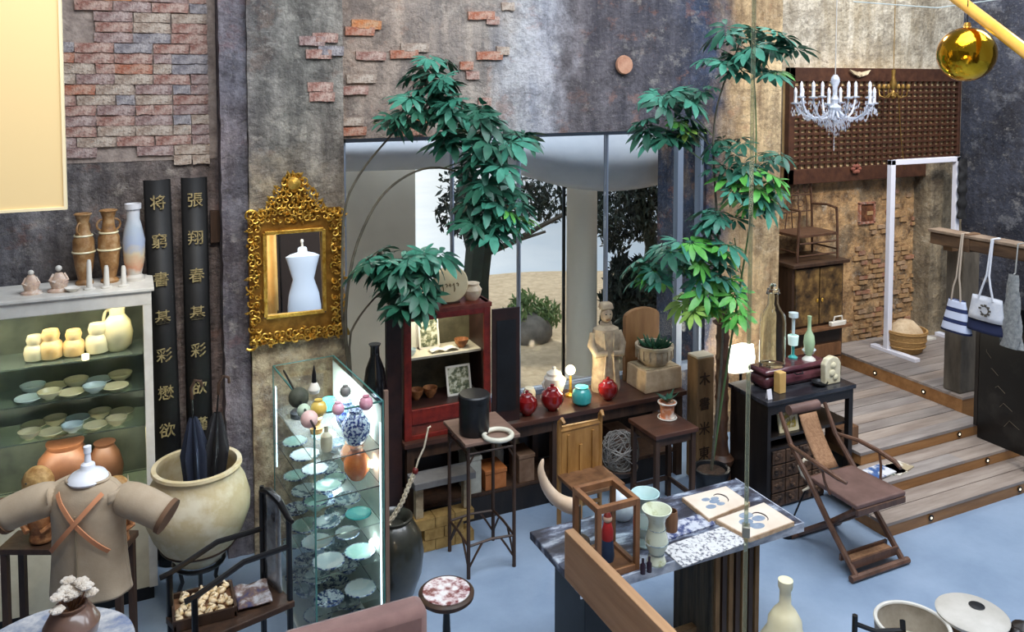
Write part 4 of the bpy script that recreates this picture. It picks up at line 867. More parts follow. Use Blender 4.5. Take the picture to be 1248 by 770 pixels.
MB().lathe([(.03, .02), (.018, .1), (.022, .25), (.016, .40), (.04, .46)], 16).build('pedestal', BLACK, t); MB().lathe([(.13, 0), (.13, .015), (.03, .035)], 24).build('base', BLACK, t)
# tall flower stand, black canister, white ring
fx0, fx1, fy0, fy1, fz = 1.785, 2.13, 4.475, 4.84, .85
t = thing('tall_stand', 'tall square bamboo-style stand with branching stretchers', 'stand', (fx0, fy0, 0)); W_, D_ = fx1 - fx0, fy1 - fy0
STW = mat('stand_top_wood', (108, 84, 72), (134, 108, 94), 10, .45, stretch=(.3, 1, 1), bump=.1)
MB().ab(-.01, W_ + .01, -.01, D_ + .01, fz - .022, fz).build('top', STW, t, smooth=False, bevel=.004)
fl = [(.02, .02), (W_ - .02, .02), (W_ - .02, D_ - .02), (.02, D_ - .02)]
for x, y in fl: MB().tube([(x, y, 0), (x, y, .3), (x, y, fz - .02)], [.0125, .012, .011], 8).build('leg', DARKWOOD, t)
for k in range(4):
    a_, b_ = Vector((*fl[k], 0)), Vector((*fl[(k + 1) % 4], 0)); m = MB()
    m.tube([a_ + Vector((0, 0, .20)), a_.lerp(b_, .5) + Vector((0, 0, .212)), b_ + Vector((0, 0, .20))], .008, 6)
    m.tube([a_ + Vector((0, 0, .06)), a_.lerp(b_, .16) + Vector((0, 0, .14)), a_.lerp(b_, .3) + Vector((0, 0, .205))], .007, 6)
    m.tube([b_ + Vector((0, 0, .06)), b_.lerp(a_, .16) + Vector((0, 0, .14)), b_.lerp(a_, .3) + Vector((0, 0, .205))], .007, 6)
    m.build('lower_stretcher', DARKWOOD, t)
    MB().tube([a_ + Vector((0, 0, .77)), b_ + Vector((0, 0, .77))], .007, 6).tube([a_ + Vector((0, 0, .70)), a_.lerp(b_, .12) + Vector((0, 0, .76))], .006, 6).tube([b_ + Vector((0, 0, .70)), b_.lerp(a_, .12) + Vector((0, 0, .76))], .006, 6).build('upper_rail', DARKWOOD, t)
q = at_z(578, 527, fz)
t = thing('canister', 'black cylindrical canister with a lid on the tall stand', 'canister', (q.x, q.y, fz))
MB().lathe([(.0, 0), (.088, 0), (.094, .008), (.094, .205), (.0, .205)], 36).build('body', BLACKSATIN, t); MB().lathe([(.098, .205), (.099, .212), (.098, .24), (.09, .248), (0, .25)], 36).build('lid', BLACKSATIN, t)
q2 = at_z(597, 531, fz); dq = Vector((q2.x - q.x, q2.y - q.y, 0)).normalized()
o_ = MB().tube([(math.cos(a) * .085, math.sin(a) * .085, .012) for a in [i * PI / 18 for i in range(36)]], .0155, 10, closed=True).build('stone_ring', mat('white_jade', (226, 222, 204), (210, 204, 184), 8, .25), loc=(min(q.x + .105, fx1 - .07), q.y - .125, fz + .004)); tag(o_, 'thick white stone ring lying beside the black canister', 'ring')
MB().lathe([(0, 0), (.0, 0)], 3)

# ------------------------------------------------------------------ sideboard under the window and what stands on it
sz = .66; s0x, s1x, sy0, sy1 = 1.57, 3.82, 5.02, 5.44
t = thing('long_sideboard', 'long dark wooden sideboard table below the window', 'sideboard', (s0x, sy0, 0)); W_, D_ = s1x - s0x, sy1 - sy0
SBW = mat('reddish_dark_wood', (58, 36, 28), (86, 54, 42), 12, .35, stretch=(.15, 1, 1), bump=.1)
MB().ab(0, W_, 0, D_, sz - .035, sz).build('top', SBW, t, smooth=False, bevel=.004)
MB().ab(.03, W_ - .03, .03, .05, sz - .12, sz - .036).build('apron', DARKWOOD, t, smooth=False)
for x in (.05, W_ / 2, W_ - .05):
    for y in (.05, D_ - .05): MB().box((x, y, (sz - .036) / 2), (.05, .05, sz - .036)).build('leg', DARKWOOD, t, smooth=False)
MB().ab(.05, W_ - .05, .08, D_ - .05, .16, .18).build('lower_shelf', DARKWOOD, t, smooth=False)
MB().ab(.08, W_ - .08, .07, .08, .0, .16).build('shade_kick_panel', BLACKWOOD, t, smooth=False); MB().ab(.05, W_ - .05, D_ - .03, D_ - .02, .18, sz - .04).build('back_panel', BLACKWOOD, t, smooth=False)  # both panels added dark, for the shade beneath the sideboard top
# red lacquer open cabinet with a dark door standing open
rx0, rx1, rz1 = 1.585, 2.20, 1.52
t = thing('red_cabinet', 'red lacquered open-fronted cabinet with a dark door standing open', 'cabinet', (rx0, 5.06, sz)); W_, D_, H_ = rx1 - rx0, .34, rz1 - sz
DK = mat('dark_red_black', (34, 20, 18), (52, 30, 26), 12, .4)
MB().ab(0, .03, .02, D_, 0, H_).build('side', DK, t, smooth=False); MB().ab(W_ - .03, W_, .02, D_, 0, H_).build('side', DK, t, smooth=False)
MB().ab(-.01, W_ + .01, 0, D_, H_ - .03, H_).build('top', mat('worn_red', (98, 40, 30), (128, 58, 44), 12, .4, bump=.1), t, smooth=False, bevel=.003)
MB().ab(.03, W_ - .03, D_ - .02, D_ - .005, .02, H_ - .03).build('back', mat('cabinet_back', (58, 54, 40), (96, 92, 70), 6, .6), t, smooth=False)
MB().ab(.0, .05, 0, .02, .0, H_ - .03).ab(W_ - .05, W_, 0, .02, 0, H_ - .03).ab(.05, W_ - .05, 0, .02, H_ - .07, H_ - .03).ab(.05, W_ - .05, 0, .02, .10, .20).ab(.05, W_ - .05, 0, .02, 0, .03).build('face_frame', RED, t, smooth=False, bevel=.003)
MB().ab(.03, W_ - .03, .02, D_ - .02, .18, .20).build('bottom', DK, t, smooth=False); MB().ab(.03, W_ - .03, .10, D_ - .02, .50, .515).build('shelf', mat('pale_shelf', (196, 188, 166), rough=.5), t, smooth=False)
MB().ab(.05, W_ - .05, .01, .018, .03, .10).build('lower_panel', mat('brown_red', (86, 34, 26), (120, 54, 40), 9, .4), t, smooth=False)
dr = MB().ab(0, .20, -.02, 0, .02, H_ - .05).build('door', DK, t, smooth=False, loc=(W_ + .005, 0, 0), rz=R(-4))
MB().ab(.03, .17, -.024, -.02, .10, H_ - .13).build('door_panel', BLACKSATIN, dr, smooth=False)
MB().ab(-.11, -.012, .02, .06, -sz + .01, H_ + .03).build('side_post', DK, t, smooth=False)
area('red_cabinet_light', (rx0 + .3, 5.2, rz1 - .05), (rx0 + .3, 5.25, 1.0), (.4, .06), 2.2, (1, .93, .74))
def picture(p, wd, hg, nm, tilt=0, rz=0, m_=None):
    t_ = thing('framed_picture', nm, 'picture', p, rz); t_.rotation_euler = (tilt, 0, rz)
    MB().ab(-wd / 2, wd / 2, 0, .012, 0, .014).ab(-wd / 2, wd / 2, 0, .012, hg - .014, hg).ab(-wd / 2, -wd / 2 + .014, 0, .012, 0, hg).ab(wd / 2 - .014, wd / 2, 0, .012, 0, hg).build('frame', WHITE, t_, smooth=False)
    MB().ab(-wd / 2 + .014, wd / 2 - .014, .004, .009, .014, hg - .014).build('print', m_ or mat('faded_print', (70, 80, 60), (196, 196, 176), 26, .4, c3=(128, 130, 100), lo=.4, hi=.56), t_, smooth=False)
zsh = sz + .515
picture((rx0 + .26, 5.30, zsh), .15, .22, 'white framed picture on the upper shelf of the red cabinet', tilt=R(-12))
picture((rx0 + .14, 5.33, zsh), .10, .20, 'narrow pale framed card at the left of the red cabinet upper shelf', tilt=R(-8), m_=mat('pale_card', (206, 206, 190), (228, 226, 214), 5, .5))
picture((rx0 + .44, 5.19, sz + .20), .18, .20, 'square framed print on the lower shelf of the red cabinet', tilt=R(-14))
single('open_book', 'open white book lying on the upper shelf of the red cabinet', 'book', (rx0 + .33, 5.235, zsh + .005), MB().sheet(lambda u, v: (-.10 + .2 * u, -.055 + .07 * v, .004 + .016 * abs(math.sin(u * 2 * PI))), 20, 2), mat('book_paper', (222, 218, 200), rough=.7), solid=.004)
for k, (x_, nm) in enumerate(((.42, 'upper shelf'), (.49, None))):
    if nm: vessel('brown_bowl', 'small brown bowl on the right of the red cabinet %s' % nm, 'bowl', (rx0 + .47, 5.24, zsh), bowl_prof(.05, .06), OCD)
vessel('white_cup', 'small white cup at the left front of the red cabinet upper shelf', 'cup', (rx0 + .10, 5.22, zsh), bowl_prof(.035, .045), PORCELAIN)
for x_ in (.14, .24): vessel('woven_basket', 'low dark woven basket on the lower shelf of the red cabinet, %s' % ('left' if x_ < .2 else 'second from left'), 'basket', (rx0 + x_, 5.24, sz + .2), bowl_prof(.05, .07), OCD)
# cream round drum on the cabinet
dp = at_d(558, 350, 5.42)
t = thing('round_plaque', 'cream round disc with brown brush writing on the red cabinet', 'plaque', (dp.x, 5.15, rz1 + .001))
MB().lathe([(0, -.018), (.118, -.018), (.127, -.01), (.127, .01), (.118, .018), (0, .018)], 48, TR(0, 0, .127, R(90))).build('disc', mat('parchment', (226, 206, 158), (236, 222, 182), 5, .6), t)
INK = mat('brown_ink', (110, 86, 40), rough=.6)
for k in range(5):
    x_ = -.062 + k * .027; MB().tube([(x_ - .008, -.0195, .125 + .008 * math.sin(k * 2)), (x_, -.0195, .138), (x_ + .008, -.0195, .128 - .03 * (k in (0, 3))), (x_ + .004, -.0195, .115 - .035 * (k in (0, 3)))], .0032, 5).build('brush_stroke', INK, t)
MB().ab(-.06, .06, -.03, .03, 0, .012).build('stand', DARKWOOD, t, smooth=False)
vessel('cream_vase', 'small cream patterned pot right of the round disc on the red cabinet', 'vase', (dp.x + .17, 5.18, rz1), [(.04, 0), (.06, .03), (.07, .07), (.05, .10), (.055, .115), (.045, .115)], mat('cream_pink_pot', (214, 190, 156), (232, 216, 190), 18, .4))
# jars on the sideboard
RJ = [(.035, 0), (.04, .008), (.072, .04), (.084, .08), (.078, .12), (.05, .145), (.043, .15), (.046, .157), (.036, .157), (.03, .14)]
for px, py, s, nm in ((642, 493, .92, 'oxblood red jar nearest the open cabinet door'), (673, 487, 1.0, 'largest oxblood red jar, left of the turquoise jar'), (741, 474, .90, 'oxblood red jar right of the turquoise jar')):
    p = at_y(px, py, 5.13); vessel('red_jar', nm, 'jar', (p.x, 5.13, sz), RJ, REDGLAZE, s=s, group='oxblood red jars on the sideboard', seg=32, extra=(lambda t_, s_: MB().lathe([(.05 * s_, .146 * s_), (.044 * s_, .158 * s_), (.03 * s_, .166 * s_), (.014 * s_, .17 * s_), (.016 * s_, .186 * s_), (0, .19 * s_)], 24).build('lid', REDGLAZE, t_)))
p = at_y(709, 482, 5.13); vessel('turquoise_jar', 'turquoise jar glowing under a candle lamp on the sideboard', 'jar', (p.x, 5.13, sz), [(.045, 0), (.068, .02), (.074, .07), (.062, .105), (.045, .12), (.05, .13), (.04, .13)], TURQ, seg=32)
t = thing('candle_lamp', 'small lit globe lamp standing above the turquoise jar', 'lamp', (p.x, 5.30, sz)); MB().lathe([(.04, 0), (.04, .015), (.012, .03), (.01, .15)], 16).build('base', GOLD, t)
MB().ball((0, 0, .20), .036, 16).build('bulb', mat('lamp_glow', (255, 236, 180), emis=9), t); point('candle_light', (p.x, 5.2, sz + .21), 5, (1, .84, .55), .03)
p = at_y(676, 470, 5.33)
t = thing('lidded_urn', 'pale marble lidded urn behind the red jars', 'urn', (p.x, 5.34, sz)); UM = mat('pale_marble', (196, 188, 172), (222, 216, 204), 9, .3)
MB().lathe([(.05, 0), (.05, .02), (.065, .04), (.08, .10), (.075, .15), (.055, .17)], 28).build('body', UM, t); MB().lathe([(.058, .17), (.056, .185), (.03, .20), (.012, .21), (.016, .225), (0, .235)], 24).build('lid', UM, t)
for x_ in (-.085, .085): MB().tube([(x_ * .9, 0, .14), (x_ * 1.15, 0, .12), (x_ * 1.0, 0, .08)], .008, 6).build('handle', UM, t)
p = at_y(640, 470, 5.36); vessel('small_box', 'small cream pot tucked behind the red jar nearest the cabinet door', 'pot', (p.x + .04, 5.37, sz), [(.04, 0), (.05, .05), (.035, .09)], CREAM)
# carved standing figure
p = at_y(738, 460, 5.30)
t = thing('stone_figure', 'carved pale figure with long robe standing on the sideboard', 'sculpture', (p.x, 5.30, sz), -R(10))
SF = mat('pale_carved_wood', (138, 120, 100), (188, 170, 142), 12, .8, bump=.5)
MB().lathe([(.11, 0), (.115, .03), (.105, .20), (.108, .33), (.115, .42), (.10, .48), (.05, .505), (.045, .53)], 26, sy=.72).build('robe', SF, t)
MB().ball((0, -.01, .585), (.048, .045, .062), 18).build('head', SF, t); MB().box((0, 0, .655), (.105, .09, .05), taper=.8).build('cap', SF, t, bevel=.012)
MB().ball((0, -.056, .58), (.008, .012, .013), 8).build('nose', SF, t); MB().ab(-.015, .015, -.056, -.048, .553, .558).build('mouth', OCD, t, smooth=False)
for k in (-1, 1):
    MB().ball((k * .017, -.049, .598), (.009, .005, .005), 8).build('eye', BLACK, t); MB().tube([(k * .10, 0, .45), (k * .125, -.02, .36), (k * .10, -.07, .30), (k * .02, -.09, .31)], [.028, .032, .028, .02], 10).build('arm', SF, t)
    MB().tube([(k * .04, -.07, .46), (k * .03, -.082, .3), (k * .05, -.084, .02)], .008, 6).build('robe_fold', SF, t)
# wooden panel, cream block, planter bowl
p = at_y(790, 450, 5.30); bx = p.x
t = thing('wooden_slab', 'tall arched brown wooden slab leaning behind the stone planter', 'slab', (bx, 5.40, sz)); MB().prism([(-.16, 0), (.16, 0), (.16, .50)] + [(.16 * math.cos(a), .50 + .07 * math.sin(a)) for a in [i * PI / 10 for i in range(1, 10)]] + [(-.16, .50)], -.025, .02, TR(0, 0, 0, R(90))).build('slab_body', mat('honey_wood_slab', (122, 84, 50), (160, 118, 76), 8, .5, stretch=(1, 1, .2), bump=.2), t, smooth=False, bevel=.005)
t = thing('stone_block', 'square cream stone block under the planter on the sideboard', 'block', (bx, 5.22, sz)); MB().box((0, 0, .085), (.34, .27, .17), taper=.97).build('block_body', mat('cream_stone', (176, 148, 116), (208, 184, 150), 10, .85, bump=.3), t, smooth=False, bevel=.01)
MB().box((0, 0, .1725), (.30, .23, .006)).build('top_panel', STONE, t, smooth=False)
t = thing('stone_planter', 'round carved stone planter bowl with a dark succulent, on the cream block', 'planter', (bx, 5.22, sz + .176))
MB().lathe([(.0, 0), (.09, 0), (.10, .01), (.135, .05), (.142, .09), (.14, .125), (.15, .13), (.15, .15), (.128, .15), (.12, .12), (0, .11)], 36).build('bowl', mat('carved_bowl', (156, 140, 116), (196, 182, 156), 9, .8, bump=.4), t)
for k in range(18): a = k * PI / 9; MB().ab(-.004, .004, -.006, .002, .05, .12, TR(math.cos(a) * .142, math.sin(a) * .142, 0, 0, 0, a + PI / 2)).build('carved_rib', SF, t, smooth=False)
MB().lathe([(0, .12), (.12, .121), (.122, .125), (0, .13)], 24).build('soil', SOIL, t)
m = MB(); rnd = random.Random(4)
for k in range(46):
    a = rnd.uniform(0, 6.28); rr = rnd.uniform(0, .07); el = rnd.uniform(.2, 1.2); h_ = rnd.uniform(.05, .11)
    o1_ = Vector((rr * math.cos(a), rr * math.sin(a), .12)); d_ = Vector((math.cos(a) * math.cos(el), math.sin(a) * math.cos(el), math.sin(el)))
    m.tube([o1_, o1_ + d_ * h_ * .5, o1_ + d_ * h_ + Vector((0, 0, .01))], [.008, .013, .002], 6)
stuff(m.build('succulent_leaves', mat('succulent_green', (34, 78, 56), (60, 112, 80), 9, .5), t))

# ------------------------------------------------------------------ low objects under and before the sideboard
t = thing('stone_bench', 'low grey stone slab bench on yellow bricks below the red cabinet', 'bench', (1.60, 4.86, 0))
MB().ab(-.02, .40, -.02, .145, .43, .475).build('slab', mat('grey_slab', (98, 96, 96), (124, 122, 120), 6, .6, bump=.2), t, smooth=False, bevel=.005)
YB = mat('yellow_brick', (140, 110, 60), (178, 146, 88), 14, .85, bump=.5); k = 0
for r_ in range(3):
    for c_ in range(3 if r_ % 2 == 0 else 2):
        for d_ in range(1): MB().box((.06 + c_ * .135 + (.06 if r_ % 2 else 0), .06, .036 + r_ * .072), (.13, .10, .068)).build('brick', YB, t, smooth=False)
for x_ in (.03, .36):
    for y_ in (.06,): MB().box((x_, y_, .324), (.05, .05, .212)).build('pillar', STONE, t, smooth=False)
MB().lathe([(0, 0), (0, 0)], 3)
t = thing('black_vase', 'tall slim black vase on a black pedestal, left of the red cabinet', 'vase', (1.39, 5.06, 0))
MB().lathe([(.075, 0), (.075, .02), (.04, .04), (.04, .62), (.07, .64), (.07, .66)], 20).build('pedestal', BLACKSATIN, t); MB().lathe([(.04, .662), (.055, .70), (.072, .90), (.078, 1.05), (.06, 1.18), (.03, 1.26), (.028, 1.32), (.04, 1.34), (.03, 1.34)], 24).build('body', mat('black_gloss', (16, 16, 18), rough=.15, coat=.5), t)
for k, (x_, w_, h_, c_, nm_) in enumerate(((2.10, .10, .26, (150, 150, 140), 'pale grey book box on the sideboard lower shelf, leftmost'), (2.26, .16, .14, (150, 84, 36), 'orange brown wooden box on the sideboard lower shelf, leftmost'), (2.50, .12, .20, (96, 70, 50), 'brown box on the sideboard lower shelf, behind the honey chair'),
                                          (2.98, .20, .16, (120, 84, 52), 'wide tan box on the sideboard lower shelf, near the net'), (3.30, .14, .22, (80, 56, 44), 'dark brown box on the sideboard lower shelf, right end'))):
    t = thing('storage_box', nm_, 'box', (x_, 5.20, .18)); mm_ = mat('box_tone_%d' % k, c_, tuple(min(255, q + 26) for q in c_), 10, .6, bump=.2)
    MB().ab(-w_ / 2, w_ / 2, -.09, .09, 0, h_ - .03).build('body', mm_, t, smooth=False, bevel=.004); MB().ab(-w_ / 2 - .004, w_ / 2 + .004, -.094, .094, h_ - .028, h_).build('lid', mm_, t, smooth=False, bevel=.003)
for k, x_ in enumerate((2.02, 2.16)):
    vessel('clear_bottle', 'pale glass bottle below the sideboard top, %s of the two' % ('left' if k == 0 else 'right'), 'bottle', (x_ + .36, 5.34, .18), [(.0, 0), (.04, 0), (.042, .16), (.018, .22), (.016, .30), (.02, .31), (.0, .31)], mat('smoky_glass_%d' % k, (170, 172, 166), rough=.15))
HB = mat('honey_bamboo', (138, 96, 46), (176, 130, 72), 14, .45, stretch=(1, 1, .2), bump=.15)
p = at_z(706, 640, 0); px_, py_ = 2.66, 4.50
t = thing('honey_chair', 'honey coloured high-backed wooden chair with curled finials', 'chair', (px_, py_, 0))
MB().ab(-.14, .14, .13, .15, .44, .76).build('back_panel', HB, t, smooth=False); MB().ab(-.10, -.085, .118, .13, .44, .70).ab(.085, .10, .118, .13, .44, .70).ab(-.01, .01, .118, .13, .44, .62).build('back_slat', HB, t, smooth=False)
MB().tube([(-.15, .14, .73), (.15, .14, .74)], .016, 8).build('top_rail', HB, t)
for k in (-1, 1):
    MB().tube([(k * .155, .14, 0), (k * .155, .14, .74), (k * .155, .135, .79), (k * .15, .11, .82), (k * .145, .085, .80)], [.016, .017, .017, .015, .01], 8).build('back_post', HB, t)
    MB().tube([(k * .15, -.13, 0), (k * .15, -.13, .44)], .015, 8).build('front_leg', HB, t)
MB().ab(-.17, .17, -.15, .15, .42, .445).build('seat', MIDWOOD, t, smooth=False, bevel=.004)
MB().ab(-.15, .15, -.14, -.12, .18, .2).ab(-.15, .15, .12, .14, .2, .22).build('stretcher', HB, t, smooth=False)
# curved horn rising behind the lantern, on the table's left end
hb = [at_d(a_, b_, 4.02) for a_, b_ in ((694, 615), (676, 606), (663, 588), (658, 571), (662, 559))]
# net bag / woven net, dark stool with plant pot
p = at_y(756, 540, 4.95)
t = thing('wire_net', 'pale tangled wire net ball leaning under the sideboard', 'net', (p.x, p.y, .18)); rnd = random.Random(8); m = MB()
for k in range(34):
    a = rnd.uniform(0, 6.28); e_ = Euler((rnd.uniform(0, 3), rnd.uniform(0, 3), a)).to_matrix(); m.tube([e_ @ Vector((math.cos(q) * .15, math.sin(q) * .15 * .8, 0)) + Vector((0, 0, .16)) for q in [i * PI / 9 for i in range(18)]], .003, 4, closed=True)
stuff(m.build('net_strands', mat('pale_wire', (120, 116, 110), (150, 146, 140), 9, .6), t))
m = MB().lathe([(.09, 0), (.12, .02), (.13, .05), (.12, .055), (.08, .01)], 20); m.build('tray', DARKWOOD, t)
p = at_z(808, 515, .62); sxp, syp = p.x, p.y
t = thing('dark_stool', 'tall square dark wooden stool carrying the small white pot', 'stool', (sxp, syp, 0))
MB().box((0, 0, .605), (.36, .34, .03)).build('top', SBW, t, smooth=False, bevel=.004)
MB().box((0, 0, .56), (.31, .29, .06)).build('apron', DARKWOOD, t, smooth=False)
for a_ in (-.15, .15):
    for b_ in (-.14, .14): MB().box((a_, b_, .295), (.032, .032, .59)).build('leg', DARKWOOD, t, smooth=False)
for z_ in (.12,): MB().ab(-.15, .15, -.145, -.13, z_, z_ + .03).ab(-.15, .15, .13, .145, z_, z_ + .03).ab(-.155, -.14, -.14, .14, z_, z_ + .03).ab(.14, .155, -.14, .14, z_, z_ + .03).build('stretcher', DARKWOOD, t, smooth=False)
p2 = at_z(813, 509, .62)
t = thing('small_potted_plant', 'small orange and white pot with a seedling on the dark stool', 'potted plant', (p2.x, p2.y, .62))
MB().lathe([(.0, 0), (.055, 0), (.055, .012), (.045, .012), (.052, .10), (.062, .102), (.062, .118), (.048, .118), (.044, .1), (0, .1)], 28).build('pot', mat('orange_white_pot', (206, 132, 92), (232, 222, 210), 12, .4, lo=.45, hi=.6), t)
for z0_, r0_ in ((.0, .066), (.108, .064)): MB().tube([(math.cos(a) * r0_, math.sin(a) * r0_, z0_ + .006) for a in [i * PI / 12 for i in range(24)]], .005, 6, closed=True).build('rim_band', WHITE, t)
GR = [mat('leaf_' + n, a, b_, 9, .42) for n, a, b_ in (('teal_green', (40, 104, 84), (76, 146, 122)), ('deep_green', (26, 72, 56), (48, 102, 78)), ('fresh_green', (64, 140, 56), (104, 176, 78)), ('yellow_green', (128, 172, 70), (160, 196, 96)))]
for k in range(9):
    a = k * 2.4; e1 = Vector((math.cos(a) * .03, math.sin(a) * .03, .14)); e2 = Vector((math.cos(a) * .085, math.sin(a) * .085, .155 + .02 * (k % 3)))
    MB()._add([(0, 0, .11), tuple(e1 + Vector((-.016 * math.sin(a), .016 * math.cos(a), 0))), tuple(e2), tuple(e1 - Vector((-.016 * math.sin(a), .016 * math.cos(a), 0)))], [(0, 1, 2, 3)]).build('leaf', GR[1], t, smooth=False, solid=.001)
# carved post and dark incense column
p = at_y(852, 600, 4.95); pt = at_y(852, 432, 4.95)
t = thing('carved_post', 'square weathered brown post carved with characters, pale on top', 'post', (p.x, 4.95, 0)); hh = pt.z
WB = mat('weathered_beam', (104, 78, 50), (146, 116, 80), 9, .8, stretch=(1, 1, .2), bump=.6)
MB().box((0, 0, hh / 2), (.155, .13, hh - .02)).build('shaft', WB, t, smooth=False, bevel=.008); MB().box((0, 0, hh - .002), (.15, .12, .014)).build('end_cap', mat('pale_end_grain', (206, 194, 168), rough=.8), t, smooth=False)
for k in range(5): glyph('木書米東本'[k], .30, t, (-.01, -.067, hh - .16 - k * .19), mat('burnt_mark_%d' % k, (52, 36, 24), rough=.8))
p = at_y(878, 610, 4.72); pt = at_y(878, 376, 4.72)
t = thing('candle_pillar', 'tall turned brown wooden column ending in a small cup', 'column', (p.x, 4.72, 0)); hh = pt.z
TW = mat('turned_wood', (66, 44, 32), (100, 68, 48), 12, .45, stretch=(1, 1, .3), bump=.1)
prof = [(.10, 0), (.10, .05), (.075, .07), (.07, .18), (.09, .22), (.095, .25), (.06, .28), (.05, .34)]
z_ = .38
while z_ < hh - .16: prof += [(.048, z_), (.052, z_ + .02), (.044, z_ + .04), (.044, z_ + .13)]; z_ += .15
MB().lathe(prof + [(.04, hh - .13), (.07, hh - .11), (.075, hh - .10), (.035, hh - .09)], 24).build('column_body', TW, t)
MB().lathe([(.03, hh - .09), (.028, hh - .07), (.045, hh - .05), (.05, hh), (.042, hh), (.035, hh - .04)], 20).build('cup', RED, t)

# ================================================================== PLANTS
def leaf_cluster_mesh(seed, n, Lf, m_):
    """one compound leaf: leaflets fanning from the stalk end, drooping"""
    rnd = random.Random(seed); m = MB()
    for k in range(n):
        a = (k / (n - 1) - .5) * 4.6 + rnd.uniform(-.1, .1); ln = Lf * (1 - .35 * abs(k / (n - 1) - .5) * 2) * rnd.uniform(.85, 1.1); wd = ln * .17; droop = rnd.uniform(.25, .5)
        c_, s_ = math.cos(a), math.sin(a); vs = []
        for f_, w_ in ((0, .03), (.3, .8), (.6, 1), (.85, .6), (1, 0)):
            x = .02 + ln * f_; zz = -droop * ln * f_ * f_ + .05 * ln * f_
            for q, up in ((-1, .12 * wd), (0, -.1 * wd), (1, .12 * wd)):
                y = q * w_ * wd; vs.append((x * c_ - y * s_, x * s_ + y * c_, zz + up * abs(q)))
        m._add(vs, [(3 * i + j, 3 * i + j + 1, 3 * i + 4 + j, 3 * i + 3 + j) for i in range(4) for j in range(2)])
    m.tube([(0, 0, 0), (-.05 * Lf * 4, 0, -.02)], .0025, 4)
    me = m.mesh('leaf', m_); return me
LM = [[leaf_cluster_mesh(10 * g + s, 7 + s % 3, .17, GR[g]) for s in range(3)] for g in range(4)]
def plant_clusters(t, clusters, seed, dpth):
    rnd = random.Random(seed); o0 = Vector(t.location)
    for (px, py, rx, ry, n, gs, sc) in clusters:
        c = at_d(px, py, dpth); axr = Vector((math.cos(YAW), -math.sin(YAW), 0)); axf = Vector((math.sin(YAW), math.cos(YAW), 0))
        for k in range(n):
            a = rnd.uniform(0, 2 * PI); q = rnd.random() ** .55
            u, v, w_ = q * math.cos(a) * rx * dpth / F, q * math.sin(a) * ry * dpth / F, rnd.uniform(-.16, .16)
            p = c + axr * u + Vector((0, 0, v)) + axf * w_ - o0
            outw = math.atan2(w_ - .07, u) - YAW if True else 0
            share('leaf', rnd.choice(LM[rnd.choice(gs)]), t, p, (rnd.uniform(-.5, .5), rnd.uniform(.0, .7), outw + rnd.uniform(-.7, .7)), sc * rnd.uniform(.7, 1.15))
STEM = mat('brown_stem', (70, 66, 56), (104, 98, 82), 12, .7); GSTEM = mat('green_stem', (86, 110, 66), rough=.6)
dp_ = 5.15
bp_ = at_d(432, 560, dp_); pot = Vector((1.425, 5.32, 0))
t = thing('tall_umbrella_plant', 'tall potted umbrella plant arching over the left side of the window', 'plant', pot); o0 = Vector(t.location)
MB().lathe([(0, 0), (.08, 0), (.10, .05), (.11, .22), (.12, .24), (.12, .27), (.105, .27), (.10, .24), (0, .24)], 28).build('pot', BLACKSATIN, t); MB().lathe([(0, .235), (.10, .238), (.10, .25), (0, .255)], 20).build('soil', SOIL, t)
def stem(pxs, d, r0, r1, m_=STEM, name='stem'):
    pts = [Vector((0, 0, .25))] + [at_d(a_, b_, d) - o0 for a_, b_ in pxs]; n = len(pts)
    # smooth
    for _ in range(2): pts = [pts[0]] + [q for i in range(len(pts) - 1) for q in (pts[i].lerp(pts[i + 1], .25), pts[i].lerp(pts[i + 1], .75))] + [pts[-1]]
    n = len(pts); MB().tube(pts, [r0 + (r1 - r0) * i / (n - 1) for i in range(n)], 6).build(name, m_, t)
stem([(418, 420), (426, 320), (452, 255), (480, 222), (520, 202), (560, 208), (598, 240)], dp_, .011, .005)
stem([(416, 400), (417, 330), (418, 250), (440, 208), (470, 172), (500, 140), (522, 100), (520, 75)], dp_, .010, .004)
stem([(420, 420), (440, 380), (480, 340), (505, 320)], dp_, .009, .004)
stem([(520, 140), (560, 160), (600, 178), (630, 178)], dp_, .007, .003) if False else None
U_ = lambda pts, r: MB().tube([at_d(a_, b_, dp_) - o0 for a_, b_ in pts], r, 5).build('branch', GSTEM, t)
U_([(500, 140), (540, 150), (580, 165), (625, 178)], .004); U_([(478, 160), (466, 152), (455, 150)], .004); U_([(540, 205), (580, 190), (600, 200)], .004)
plant_clusters(t, [(522, 88, 26, 24, 16, (0, 1, 1, 0), .85), (545, 118, 30, 26, 20, (0, 1), 1.0), (505, 128, 26, 22, 9, (1, 0), .9), (560, 150, 42, 30, 26, (0, 0, 1), 1.0), (470, 148, 20, 14, 7, (1, 0), 1.0), (612, 172, 36, 16, 12, (0, 1), 1.0),
                   (590, 205, 34, 26, 18, (1, 0), .95), (600, 245, 34, 34, 26, (0, 1, 1), 1.0), (585, 275, 22, 20, 9, (1,), .85), (620, 262, 20, 20, 8, (0, 2), .8),
                   (486, 318, 46, 18, 24, (0, 1), 1.0), (492, 345, 36, 26, 24, (1, 1, 0), .95), (515, 312, 26, 16, 8, (0,), .9), (500, 368, 24, 12, 9, (1,), .8)], 3, dp_)
dr_ = 5.65; bp_ = at_d(878, 480, dr_); pot = Vector((bp_.x + .06, bp_.y + .16, 0))
t = thing('tall_umbrella_plant', 'tall thin-stemmed umbrella plant with leaf tiers, before the warm corner wall', 'plant', pot); o0 = Vector(t.location)
